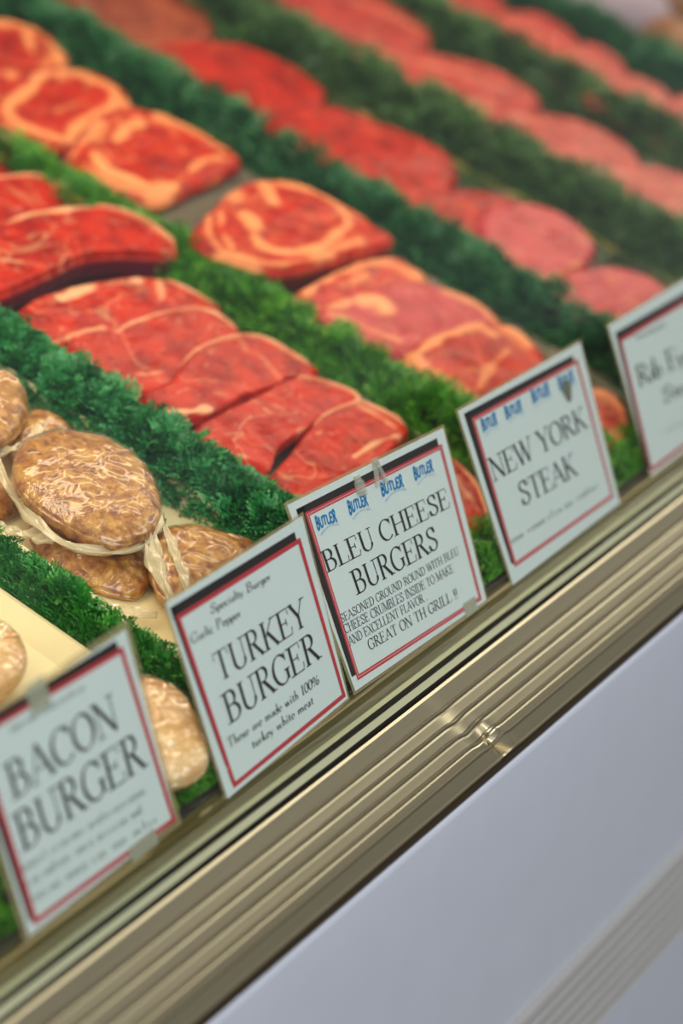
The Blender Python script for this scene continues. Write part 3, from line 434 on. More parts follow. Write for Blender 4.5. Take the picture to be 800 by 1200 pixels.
def slab_mesh(it, seed, n, rings, lumps, edge_round, lump_f, scale=1.0, lift=0.0, open_bottom=False, dome=0.0):
    out = np.array(it['out']) / 1000; c = out.mean(0); tl = R(it['tilt']); th = it['th'] / 1000
    # plane axes in deck coordinates: x along u, y up the tilted plane
    ay = np.array([0, math.cos(tl), math.sin(tl)]); az = np.array([0, -math.sin(tl), math.cos(tl)])
    P2 = np.stack([(out - c)[:, 0], (out - c) @ ay], 1) * scale
    C = resample(P2, n); jn = Noise(seed, 160); C = C * (1 + 0.012 * jn(C))[:, None]
    fat = [(np.stack([(np.array(p) / 1000 - c)[:, 0], (np.array(p) / 1000 - c) @ ay], 1), w / 1000, a) for p, w, a in it['fat']]
    N1, N2, N3 = Noise(seed + 1, lump_f), Noise(seed + 2, lump_f * 3.1), Noise(seed + 3, 260); N4 = Noise(seed + 4, 110); N5 = Noise(seed + 5, 75)
    s = np.r_[0, np.linspace(0.04, 0.86, rings - 8), [0.9, 0.93, 0.955, 0.975, 0.99, 1.0, 1.006]]
    V = []; fa = []; side = []
    cen = C.mean(0)
    for si in s[1:]:
        xy = cen + (C - cen) * si
        z = lumps * (0.7 * N1(xy) + 0.35 * N2(xy)) * (1 - si ** 4 * .6)
        if dome: z = z + dome * math.sqrt(max(0, 1 - min(si, 1) ** 2.6))
        rr = 0 if dome else float(np.clip((si - (1 - edge_round)) / edge_round, 0, 1)); z = z - min(th * .45, .0085) * (1 - math.sqrt(max(0, 1 - rr * rr * .97)))
        f = np.zeros(n)
        for pl, w, a in fat:
            d = seg_dist(xy, open_curve(pl, 16)) + 0.0009 * N3(xy) + .0016 * N4(xy); hw = w * .55 * (1.35 if it['kind'] == 'ribeye' else 1.15)
            f = np.maximum(f, a * np.clip((hw * 1.5 - d) / (hw * 1.0), 0, 1))
        if it['kind'] == 'ribeye' and not it.get('tint'):
            f = np.maximum(f, .8 * np.clip((N5(xy) + .5 * N4(xy) - .35) / .5, 0, 1) * np.clip((si - .62) / .2, 0, 1))
        z = z + f * 0.0006
        V.append(np.column_stack([xy, z])); fa.append(f); side.append(np.zeros(n))
    for k, (q, outw) in enumerate((((.3, 1.0), (.55, .985), (.8, .94), (1.0, .87)) if dome else ((.45, 1.012), (.65, 1.014), (.85, 1.0), (1.0, .96)))):
        xy = cen + (C - cen) * outw
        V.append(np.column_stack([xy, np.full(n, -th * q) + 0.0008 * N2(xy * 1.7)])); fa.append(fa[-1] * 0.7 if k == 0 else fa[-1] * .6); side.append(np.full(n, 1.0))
    V = [np.array([[cen[0], cen[1], lumps * .7 * N1(cen[None])[0]]])] + V
    V = np.vstack(V); fa = np.r_[0, np.concatenate(fa)]; side = np.r_[0, np.concatenate(side)]
    F = [(0, 1 + j, 1 + (j + 1) % n) for j in range(n)]
    nr = len(s) - 1 + 4
    for i in range(nr - 1):
        a = 1 + i * n; b = a + n
        F += [(a + j, b + j, b + (j + 1) % n, a + (j + 1) % n) for j in range(n)]
    if not open_bottom:
        a = 1 + (nr - 1) * n; F.append(tuple(a + j for j in range(n))[::-1])
    # tilted plane -> deck coordinates, relative to (cu, cv, 0)
    W = np.outer(V[:, 0], [1, 0, 0]) + np.outer(V[:, 1], ay) + np.outer(V[:, 2] + lift, az)
    W[:, 2] += c[2]; W[:, 2] = np.maximum(W[:, 2], TRAY_TOP + (lift if lift else 0) * .2)
    return W, F, fa, side, c, (ay, az)
def rim_mesh(pl, w, th, c, ay, az):
    P = np.array(pl) / 1000 - c; P2 = np.stack([P[:, 0], P @ ay], 1); L = open_curve(P2, 40)
    d = np.gradient(L, axis=0); d /= np.linalg.norm(d, axis=1)[:, None] + 1e-9; nrm = np.stack([-d[:, 1], d[:, 0]], 1)
    nz = Noise(int(abs(P.sum()) * 9999), 260); hh = th * .42; V = []; F = []; K = 12
    for i in range(40):
        e = math.sin(math.pi * min(1, min(i + .6, 39.6 - i) / 5) / 2); k1 = 1 + .22 * nz(L[i:i + 1])[0]
        for k in range(K):
            a = 2 * math.pi * k / K; x = math.cos(a) * w * .5 * e * k1; z = math.sin(a) * hh * e
            p = L[i] + nrm[i] * x; V.append(np.array([p[0], 0, 0]) + p[1] * ay + (z - hh * .86) * az)
    for i in range(39):
        F += [(i * K + k, i * K + (k + 1) % K, (i + 1) * K + (k + 1) % K, (i + 1) * K + k) for k in range(K)]
    F.append(tuple(range(K))[::-1]); F.append(tuple(39 * K + k for k in range(K)))
    V = np.array(V); V[:, 2] += c[2]; V[:, 2] = np.maximum(V[:, 2], TRAY_TOP)
    return V, F
NAMES = {'strip': ('strip_steak', 'steak', 'strip steaks in the row behind the bleu cheese burgers card'),
         'ribeye': ('ribeye_steak', 'steak', 'ribeye steaks between the second and third garland'),
         'slab': ('beef_slab', 'meat', 'dark red and pink cuts in the middle row'),
         'pale': ('rosy_steak', 'steak', 'rosy steaks in the far rows'),
         'patty': ('burger_patty', 'burger', 'brown wrapped burgers on the cream tray'),
         'pale_patty': ('poultry_burger', 'burger', 'pale wrapped burgers')}
for i, it in enumerate(ITEMS):
    kind = it['kind']; name, cat, group = NAMES[kind]
    if kind in ('patty', 'pale_patty'):
        W, F, fa, sd, c, (ay, az) = slab_mesh(it, i * 17 + 3, 96, 26, .0013, .34, 130, dome=.011)
        root = empty(name, deck_matrix(c[0], c[1]), it['label'], cat, group)
        mesh_obj('patty', W, F, PATTY if kind == 'patty' else PALE, root, attrs={'fat': fa})
        W, F, fa, sd, c, (ay, az) = slab_mesh(it, i * 17 + 3, 150, 44, .0016, .34, 130, 1.02, .0012, True, dome=.0115)
        mesh_obj('plastic_film', W, F, FILM if kind == 'patty' else FILM_PALE, root)
        IT_ROOT = root
    else:
        near = kind in ('strip', 'ribeye')
        W, F, fa, sd, c, (ay, az) = slab_mesh(it, i * 17 + 3, 150 if near else 90, 36 if near else 24, .0011, .12, 60)
        mk = it.get('tint', kind); mk = {'rose': 'pale'}.get(mk, mk)
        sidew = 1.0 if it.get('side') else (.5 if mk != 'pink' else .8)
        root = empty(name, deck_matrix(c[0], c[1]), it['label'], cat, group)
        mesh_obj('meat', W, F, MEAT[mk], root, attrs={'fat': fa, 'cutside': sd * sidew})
        for pl, w in it['rim']:
            V2, F2 = rim_mesh(pl, w / 1000 * 1.25, it['th'] / 1000, c, ay, az)
            mesh_obj('fat_rim', V2, F2, FAT, root)
    it['root'] = root; it['c'] = c
BY = {it['id']: it for it in ITEMS}

# gathered film: folded strips hanging from the wrapped burgers (deck mm)
def fold_strip(root, c, pts, width, seed):
    L = open_curve(np.array(pts) / 1000, 36); g = Noise(seed, 180); V = []; F = []; K = 7
    for i, p in enumerate(L):
        t = L[min(i + 1, 35)] - L[max(i - 1, 0)]; t /= np.linalg.norm(t); s = np.cross(t, [0, 0, 1]); s /= np.linalg.norm(s)
        wv = width / 1000 * (1 + .35 * g(p[None, :2])[0])
        for k in range(K):
            q = (k / (K - 1) - .5); V.append(p + s * q * wv + np.array([0, 0, .0018 * math.sin(k * 2.1 + i * .35) + .0012 * math.cos(i * .8 + k)]) - np.array([c[0], c[1], 0]))
    for i in range(35):
        F += [(i * K + k, i * K + k + 1, (i + 1) * K + k + 1, (i + 1) * K + k) for k in range(K - 1)]
    o = mesh_obj('film_fold', V, F, FOLD, root); so = o.modifiers.new('thick', 'SOLIDIFY'); so.thickness = .0004
for bid, pts, w in FOLDS:
    fold_strip(BY[bid]['root'], BY[bid]['c'], pts, w, len(pts) * 7 + int(w))

# ------------------------------------------------------------------ parsley garlands
def frond(levels, leaf):
    """one feathery frond along +x, unit length: returns triangles (k,3,3) and tone"""
    T = []; tone = []
    n = levels
    for i in range(n):
        t = (i + 1) / (n + .4); ln = .42 * math.sin(math.pi * (.25 + .7 * t)) + .08
        for sgn in (-1, 1):
            base = np.array([t * .92, 0, .10 * math.sin(t * 3)]); dirv = np.array([.62, sgn * .78, .12 * random.uniform(-1, 1.6)])
            for j in range(leaf):
                s = (j + .7) / leaf; p = base + dirv * ln * s
                for sg2 in ((-1, 1) if j < leaf - 1 else (0,)):
                    d2 = dirv * .55 + np.array([.35, sg2 * .55, random.uniform(-.3, .45)]); d2 /= np.linalg.norm(d2)
                    L = ln * .55 * (1.1 - .4 * s); sd = np.cross(d2, [0, 0, 1.]); sd = sd / np.linalg.norm(sd) * L * .27; sd[2] += random.uniform(-.03, .03)
                    T.append([p, p + d2 * L * .5 + sd, p + d2 * L]); T.append([p, p + d2 * L, p + d2 * L * .5 - sd]); tone += [.35 + .5 * s] * 2
    # stalk
    for i in range(3):
        a = np.array([i / 3, 0, .1 * math.sin(i)]); b = np.array([(i + 1) / 3, 0, .1 * math.sin(i + 1)]); w = np.array([0, .018, 0])
        T.append([a - w, b - w * .8, b + w * .8]); T.append([a - w, b + w * .8, a + w]); tone += [.15, .15]
    return np.array(T), np.array(tone)
FR = {'fine': [frond(6, 3) for _ in range(6)], 'mid': [frond(5, 2) for _ in range(6)], 'coarse': [frond(3, 2) for _ in range(5)]}
def garland(pathf, length, count, halfw, height, flen, detail, mat, label, mw, seed, tuft=1.0, glass_side=False):
    g = np.random.default_rng(seed); TT = []; TN = []
    for _ in range(count):
        s = g.uniform(0, 1); a = g.uniform(-.08, 1.08) * math.pi; rr = g.uniform(.30, .62)
        wob = 1 + .16 * math.sin(s * length * 70 + seed) * tuft + .1 * math.sin(s * length * 155 + 2 * a)
        cx, cz = math.cos(a), math.sin(a)
        base = np.array([cx * halfw * rr * wob, s * length, cz * height * rr * wob])
        d = np.array([cx * 1.0, g.normal(0, .55), max(cz, -.05) * 1.0 + .15]) + g.normal(0, .28, 3); d /= np.linalg.norm(d)
        up = np.array([0, 0, 1.]) + g.normal(0, .5, 3); y = np.cross(up, d); y /= np.linalg.norm(y); z = np.cross(d, y)
        T, tn = FR[detail][g.integers(len(FR[detail]))]; L = flen * g.uniform(.7, 1.2)
        P = T.copy(); P[:, :, 2] -= .35 * P[:, :, 0] ** 2                      # droop
        Wd = (P[:, :, 0:1] * d + P[:, :, 1:2] * y + P[:, :, 2:3] * z) * L + base
        Wd[:, :, 2] = np.maximum(Wd[:, :, 2], .002)
        if glass_side:                                     # pressed flat by the feet of the cards
            lim = .0245 - .86 * Wd[:, :, 2]; Wd[:, :, 0] = np.where(Wd[:, :, 0] > lim, lim - .1 * (Wd[:, :, 0] - lim), Wd[:, :, 0])
        Wd[:, :, 0] = np.clip(Wd[:, :, 0], -halfw * 1.1, halfw * 1.1) + .15 * (Wd[:, :, 0] - np.clip(Wd[:, :, 0], -halfw * 1.1, halfw * 1.1))
        TT.append(Wd); TN.append(np.clip(tn * g.uniform(.55, 1.1) + g.normal(0, .08), 0, 1))
    TT = np.concatenate(TT); TN = np.concatenate(TN)
    V = TT.reshape(-1, 3).copy(); V[:, 0] += pathf(V[:, 1])
    F = np.arange(len(V)).reshape(-1, 3).tolist()
    root = empty('parsley_garland', mw, label, 'parsley', 'plastic parsley garlands dividing the meats')
    o = mesh_obj('foliage', V, F, LEAF[mat], root, smooth=False, attrs={'tone': np.repeat(TN, 3)}, recalc=False); o['kind'] = 'stuff'
    # the dark mat the sprigs are moulded on
    prof = [(-halfw * .62, .001), (-halfw * .5, height * .38), (0, height * .55), (halfw * .5, height * .38), (halfw * .62, .001)]
    ns = 30; Vb = []; Fb = []
    for i in range(ns + 1):
        y = length * i / ns
        for x, z in prof: Vb.append((x + float(pathf(np.array([y]))[0]), y, z * (1 + .1 * math.sin(i * 1.7))))
    for i in range(ns):
        Fb += [(i * 5 + k, i * 5 + k + 1, i * 5 + 6 + k, i * 5 + 5 + k) for k in range(4)]
    Fb.append((0, 1, 2, 3, 4)); Fb.append(tuple(ns * 5 + k for k in range(5))[::-1])
    mesh_obj('backing_mat', Vb, Fb, LEAF_BACK, root)
    return root
LEAF_BACK = plain('dark_green_backing', (16, 52, 20), 0.6)
zero = lambda y: y * 0
def poly(pts):
    xs = [p[1] for p in pts]; ys = [p[0] for p in pts]
    return lambda y: np.interp(y, xs, ys)
for (u, v0, v1, cnt, hw, hh, fl, det, mat, lab, pts) in GARLANDS:
    garland(poly(pts) if pts else zero, v1 - v0, cnt, hw, hh, fl, det, mat, lab, deck_matrix(u, v0, TRAY_TOP * .3), int(abs(u) * 1000) + 77)
# the garland that runs along the foot of the glass: path runs along u
M_front = Matrix.Translation(D(-0.52, .030, .001)) @ DECK_ROT @ Matrix.Rotation(R(-90), 4, 'Z')
garland(zero, 1.35, 2000, .021, .011, .017, 'mid', 'vivid', 'low parsley garland lying behind the feet of all the price cards', M_front, 5, glass_side=True)

# ------------------------------------------------------------------ trays
def tray(name, u0, u1, v0, v1, mat, label, rim=.010, slope=.012, rimmat=None):
    c = ((u0 + u1) / 2, v0); root = empty(name, deck_matrix(c[0], c[1]), label, 'tray', 'trays on the case deck')
    h = (u1 - u0) / 2; L = v1 - v0; t = .0012
    V, F = [], []
    prof = [(-h - .004, rim), (-h, rim + .0015), (-h + slope, t * 2), (h - slope, t * 2), (h, rim + .0015), (h + .004, rim), (h - slope * .9, 0), (-h + slope * .9, 0)]
    for y in (0, L):
        for x, z in prof: V.append((x, y, z + .0004))
    n = len(prof)
    for k in range(n): F.append((k, (k + 1) % n, n + (k + 1) % n, n + k))
    F.append((7, 6, 3, 2)); F.append((2, 1, 0, 7)); F.append((3, 6, 5, 4)); F += [(n + 2, n + 3, n + 6, n + 7), (n + 7, n, n + 1, n + 2), (n + 4, n + 5, n + 6, n + 3)]
    mesh_obj('pan', V, F, mat, root, smooth=False)
    if rimmat:
        for s in (-1, 1):
            v, f = box(s * (h + .001) - .0018, s * (h + .001) + .0018, 0, L, rim, rim + .004)
            mesh_obj('rim', v, f, rimmat, root, smooth=False)
    for y in (0.0006, L - .0006):
        v, f = box(-h + .002, h - .002, y - .0006, y + .0006, .0005, rim)
        mesh_obj('end_lip', v, f, rimmat or mat, root, smooth=False)
    return root
for a in TRAYS: tray(a[0], *a[1:5], {'steel': STEEL, 'cream': CREAM}[a[5]], a[6], *a[7:9], rimmat={'gold': GOLD, None: None}[a[9]])

# ------------------------------------------------------------------ far goods at the end of the case
def lumpy(name, u, v, ru, rv, h, mat, label, cat, seed):
    n = 28; m = 10; g = Noise(seed, 45); V = [(0, 0, h)]; F = []
    for i in range(1, m + 1):
        a = i / m * math.pi * .52
        for k in range(n):
            b = 2 * math.pi * k / n; r = math.sin(a) ** .8; x, y = math.cos(b) * ru * r, math.sin(b) * rv * r
            j = 1 + .06 * g(np.array([[x, y]]))[0]; V.append((x * j, y * j, max(0, math.cos(a) * h * j)))
    F += [(0, 1 + k, 1 + (k + 1) % n) for k in range(n)]
    for i in range(m - 1):
        F += [(1 + i * n + k, 1 + (i + 1) * n + k, 1 + (i + 1) * n + (k + 1) % n, 1 + i * n + (k + 1) % n) for k in range(n)]
    F.append(tuple(1 + (m - 1) * n + k for k in range(n))[::-1])
    root = empty(name, deck_matrix(u, v, .0036), label, cat)
    mesh_obj('body', V, F, mat, root)
    return root
for a in FAR: lumpy(*a[:6], {'white': WHITE, 'brown': BROWN, 'pale': MEAT['pale']}[a[6]], *a[7:])

# ------------------------------------------------------------------ price cards
def arc(cx, cy, rx, ry, a0, a1, n=14):
    return [(cx + rx * math.cos(R(a0 + (a1 - a0) * i / n)), cy + ry * math.sin(R(a0 + (a1 - a0) * i / n))) for i in range(n + 1)]
T_, t_, a_ = 'T', 't', 'a'
BL2 = [(.18, .98), (.40, .98)] + arc(.40, .755, .22, .225, 90, -90) + [(.18, .53)]
G = {
 'A': (.94, [(t_, [(.08, 0), (.46, 1)]), (T_, [(.45, 1), (.84, 0)]), (t_, [(.22, .34), (.68, .34)])], [(.08, 0), (.84, 0)]),
 'B': (.82, [(T_, [(.18, 0), (.18, 1)]), (a_, BL2), (a_, [(.18, .53), (.43, .53)] + arc(.43, .275, .27, .255, 90, -90) + [(.18, .02)])], [(.12, 0), (.12, .98)]),
 'C': (.86, [(a_, arc(.47, .5, .4, .49, 40, 318, 24)), (t_, [(.79, .98), (.79, .70)])], []),
 'D': (.92, [(T_, [(.18, 0), (.18, 1)]), (a_, [(.18, .98), (.40, .98)] + arc(.40, .5, .42, .48, 90, -90, 20) + [(.18, .02)])], [(.12, 0), (.12, .98)]),
 'E': (.80, [(T_, [(.18, 0), (.18, 1)]), (t_, [(.18, .98), (.68, .98), (.70, .76)]), (t_, [(.18, .52), (.52, .52)]), (t_, [(.52, .64), (.52, .40)]), (t_, [(.18, .02), (.70, .02), (.75, .26)])], [(.12, 0), (.12, .98)]),
 'F': (.74, [(T_, [(.18, 0), (.18, 1)]), (t_, [(.18, .98), (.66, .98), (.68, .76)]), (t_, [(.18, .52), (.52, .52)]), (t_, [(.52, .64), (.52, .40)])], [(.18, 0), (.12, .98)]),
 'G': (.92, [(a_, arc(.47, .5, .4, .49, 40, 310, 24)), (t_, [(.79, .98), (.79, .70)]), (T_, [(.77, .08), (.77, .42)])], [(.77, .42)]),
 'H': (.96, [(T_, [(.18, 0), (.18, 1)]), (T_, [(.78, 0), (.78, 1)]), (t_, [(.18, .51), (.78, .51)])], [(.18, 0), (.18, .98), (.78, 0), (.78, .98)]),
 'I': (.40, [(T_, [(.2, 0), (.2, 1)])], [(.2, 0), (.2, .98)]),
 'K': (.94, [(T_, [(.18, 0), (.18, 1)]), (t_, [(.74, 1), (.2, .42)]), (T_, [(.36, .58), (.80, 0)])], [(.18, 0), (.18, .98), (.74, .98), (.82, 0)]),
 'L': (.76, [(T_, [(.18, 0), (.18, 1)]), (t_, [(.18, .02), (.68, .02), (.72, .28)])], [(.12, 0), (.18, .98)]),
 'M': (1.12, [(t_, [(.15, 0), (.15, 1)]), (T_, [(.17, 1), (.55, .05)]), (t_, [(.55, .05), (.95, 1)]), (T_, [(.95, 1), (.95, 0)])], [(.15, 0), (.12, .98), (.95, 0), (.98, .98)]),
 'N': (.95, [(t_, [(.15, 0), (.15, 1)]), (T_, [(.14, 1), (.78, 0)]), (t_, [(.80, 0), (.80, 1)])], [(.15, 0), (.1, .98), (.80, .98)]),
 'O': (.94, [(a_, arc(.47, .5, .4, .49, 0, 360, 32))], []),
 'P': (.76, [(T_, [(.18, 0), (.18, 1)]), (a_, BL2)], [(.18, 0), (.12, .98)]),
 'R': (.88, [(T_, [(.18, 0), (.18, 1)]), (a_, BL2), (T_, [(.38, .53), (.78, 0)])], [(.18, 0), (.12, .98), (.80, 0)]),
 'S': (.76, [(a_, [(.63, .74), (.60, .88), (.52, .96), (.40, .99), (.26, .96), (.17, .88), (.15, .77), (.20, .65), (.32, .57), (.46, .49), (.59, .40), (.65, .27), (.60, .12), (.50, .04), (.38, .01), (.22, .05), (.14, .15), (.11, .28)]), (t_, [(.64, .99), (.64, .72)]), (t_, [(.10, .01), (.10, .30)])], []),
 'T': (.84, [(T_, [(.42, 0), (.42, 1)]), (t_, [(.05, .74), (.07, .98), (.77, .98), (.79, .74)])], [(.42, 0)]),
 'U': (.94, [(T_, [(.18, 1), (.18, .3)]), (a_, arc(.47, .30, .29, .29, 180, 360)), (t_, [(.76, .3), (.76, 1)])], [(.18, .98), (.76, .98)]),
 'V': (.90, [(T_, [(.1, 1), (.46, 0)]), (t_, [(.46, 0), (.80, 1)])], [(.1, .98), (.8, .98)]),
 'W': (1.24, [(T_, [(.08, 1), (.37, 0)]), (t_, [(.37, 0), (.60, .95)]), (T_, [(.56, 1), (.85, 0)]), (t_, [(.85, 0), (1.14, 1)])], [(.08, .98), (.57, .98), (1.14, .98)]),
 'X': (.90, [(T_, [(.1, 1), (.8, 0)]), (t_, [(.1, 0), (.78, 1)])], [(.1, .98), (.78, .98), (.1, 0), (.8, 0)]),
 'Y': (.88, [(T_, [(.08, 1), (.43, .45)]), (t_, [(.80, 1), (.43, .45)]), (T_, [(.43, .48), (.43, 0)])], [(.08, .98), (.80, .98), (.43, 0)]),
 '.': (.30, [(T_, [(.13, 0), (.13, .13)])], []),
 '!': (.34, [(T_, [(.16, 1), (.16, .32)]), (T_, [(.16, 0), (.16, .13)])], []),
 '1': (.45, [(T_, [(.24, 0), (.24, 1)]), (t_, [(.08, .82), (.24, 1)])], [(.24, 0)]),
 '0': (.60, [(a_, arc(.30, .5, .23, .49, 0, 360, 28))], []),
 '%': (1.0, [(a_, arc(.22, .74, .16, .24, 0, 360, 18)), (a_, arc(.74, .25, .16, .24, 0, 360, 18)), (t_, [(.2, 0), (.78, 1)])], []),
 'a': (.50, [(a_, [(.12, .38), (.22, .47), (.34, .43), (.37, .32)]), (T_, [(.37, .34), (.37, .02)]), (a_, [(.37, .27), (.20, .23), (.10, .13), (.15, .02), (.25, .01), (.37, .10)])], []),
 'b': (.54, [(T_, [(.13, 1), (.13, 0)]), (a_, arc(.28, .23, .19, .24, 0, 360, 20))], []),
 'c': (.46, [(a_, arc(.26, .23, .18, .24, 45, 315))], []),
 'd': (.56, [(T_, [(.42, 1), (.42, 0)]), (a_, arc(.26, .23, .19, .24, 0, 360, 20))], []),
 'e': (.50, [(a_, arc(.26, .23, .19, .24, 5, 315)), (t_, [(.08, .25), (.45, .25)])], []),
 'g': (.54, [(a_, arc(.25, .25, .17, .22, 0, 360, 20)), (T_, [(.42, .45), (.42, -.12)]), (a_, [(.42, -.12), (.34, -.26), (.2, -.28), (.08, -.2)])], []),
 'h': (.56, [(T_, [(.13, 1), (.13, 0)]), (a_, [(.13, .30), (.24, .45), (.36, .43), (.42, .3)]), (T_, [(.42, .32), (.42, 0)])], []),
 'i': (.28, [(T_, [(.14, .46), (.14, 0)]), (T_, [(.14, .74), (.14, .62)])], []),
 'k': (.52, [(T_, [(.13, 1), (.13, 0)]), (t_, [(.42, .46), (.14, .2)]), (T_, [(.23, .28), (.46, 0)])], []),
 'l': (.28, [(T_, [(.14, 1), (.14, 0)])], []),
 'm': (.84, [(T_, [(.12, .46), (.12, 0)]), (a_, [(.12, .3), (.23, .45), (.34, .43), (.40, .3)]), (T_, [(.40, .32), (.40, 0)]), (a_, [(.40, .3), (.52, .45), (.63, .43), (.69, .3)]), (T_, [(.69, .32), (.69, 0)])], []),
 'n': (.56, [(T_, [(.13, .46), (.13, 0)]), (a_, [(.13, .30), (.24, .45), (.36, .43), (.42, .3)]), (T_, [(.42, .32), (.42, 0)])], []),
 'p': (.54, [(T_, [(.13, .46), (.13, -.28)]), (a_, arc(.28, .23, .19, .24, 0, 360, 20))], []),
 'r': (.40, [(T_, [(.13, .46), (.13, 0)]), (a_, [(.13, .28), (.22, .43), (.34, .45)])], []),
 's': (.44, [(a_, [(.34, .36), (.26, .46), (.15, .44), (.11, .35), (.18, .27), (.30, .20), (.35, .10), (.27, .01), (.16, .0), (.08, .11)])], []),
 't': (.38, [(T_, [(.18, .66), (.18, .08)]), (a_, [(.18, .1), (.24, .01), (.34, .04)]), (t_, [(.05, .45), (.33, .45)])], []),
 'u': (.56, [(T_, [(.13, .46), (.13, .14)]), (a_, [(.13, .16), (.2, .01), (.32, .03), (.42, .15)]), (T_, [(.42, .46), (.42, 0)])], []),
 'w': (.76, [(T_, [(.06, .46), (.21, 0)]), (t_, [(.21, 0), (.36, .44)]), (T_, [(.34, .46), (.51, 0)]), (t_, [(.51, 0), (.68, .46)])], []),
 'y': (.52, [(T_, [(.06, .46), (.26, 0)]), (t_, [(.45, .46), (.22, -.12), (.08, -.27)])], []),
}
def ribbon(pts, wf):
    V = []; F = []; n = len(pts)
    for i in range(n):
        a = pts[max(i - 1, 0)]; b = pts[min(i + 1, n - 1)]; dx, dy = b[0] - a[0], b[1] - a[1]; l = math.hypot(dx, dy) or 1
        w = wf(dx / l, dy / l) / 2; V += [(pts[i][0] - dy / l * w, pts[i][1] + dx / l * w), (pts[i][0] + dy / l * w, pts[i][1] - dx / l * w)]
    for i in range(n - 1): F.append((2 * i, 2 * i + 1, 2 * i + 3, 2 * i + 2))
    return V, F
def line_mesh(text, thick=.125, thin=.042, serif=True, space=.42, track=0.0):
    """flat lettering on a baseline; x runs 0..total, cap height 1"""
    V = []; F = []; x = 0
    for ch in text:
        if ch == ' ': x += space; continue
        w, strokes, ser = G[ch]
        for mode, pts in strokes:
            if mode == 'T': wf = lambda a, b: thick
            elif mode == 't': wf = lambda a, b: thin
            else:
                def wf(a, b):
                    s = abs(math.sin(math.atan2(b, a) - R(12))); return thin + (thick - thin) * s ** 1.6
            if not serif and mode == 'a': wf = lambda a, b: thick
            if not serif and mode == 't': wf = lambda a, b: thick * .8
            v, f = ribbon(pts, wf); k = len(V)
            V += [(p[0] + x, p[1]) for p in v]; F += [tuple(i + k for i in q) for q in f]
        if serif:
            for sx, sy in ser:
                k = len(V); h = thin; y0 = 0 if sy < .3 else (1 - h if sy > .8 else sy - h / 2); L = .145
                V += [(x + sx - L, y0), (x + sx + L, y0), (x + sx + L, y0 + h), (x + sx - L, y0 + h)]; F.append((k, k + 1, k + 2, k + 3))
        x += w + track
    return V, F, x
def scribble(seed):
    """a line of print too blurred to read: small strokes grouped into words"""
    g = random.Random(seed); V = []; F = []; x = 0
    for wd in range(g.randint(5, 6)):
        for _ in range(g.randint(3, 7)):
            h = g.choice((.45, .45, .5, .9)); pts = g.choice(([(0, 0), (0, h)], arc(.15, .24, .16, .22, 40, 320), [(0, 0), (.02, .42), (.2, .44), (.24, 0)]))
            v, f = ribbon(pts, lambda a, b: .10); k = len(V); V += [(p[0] + x, p[1]) for p in v]; F += [tuple(i + k for i in q) for q in f]; x += .42
        x += .35
    return V, F, x
def cut(o, mp, V, F, mat, parent, name, off):
    o3 = [mp(u, v, off) for u, v in V]
    return mesh_obj(name, o3, F, mat, parent, smooth=False)
CARD = {'bacon': ('price card reading BACON BURGER, out of focus at the left edge', 'bacon'),
        'turk': ('price card reading TURKEY BURGER, second card from the left', 'turkey'),
        'bleu': ('price card reading BLEU CHEESE BURGERS with four blue emblems, in sharp focus', 'bleu'),
        'ny': ('price card reading NEW YORK STEAK with four blue emblems', 'ny'),
        'rib': ('dim price card reading Rib Eye Steak, cut by the right edge of the photo', 'rib')}
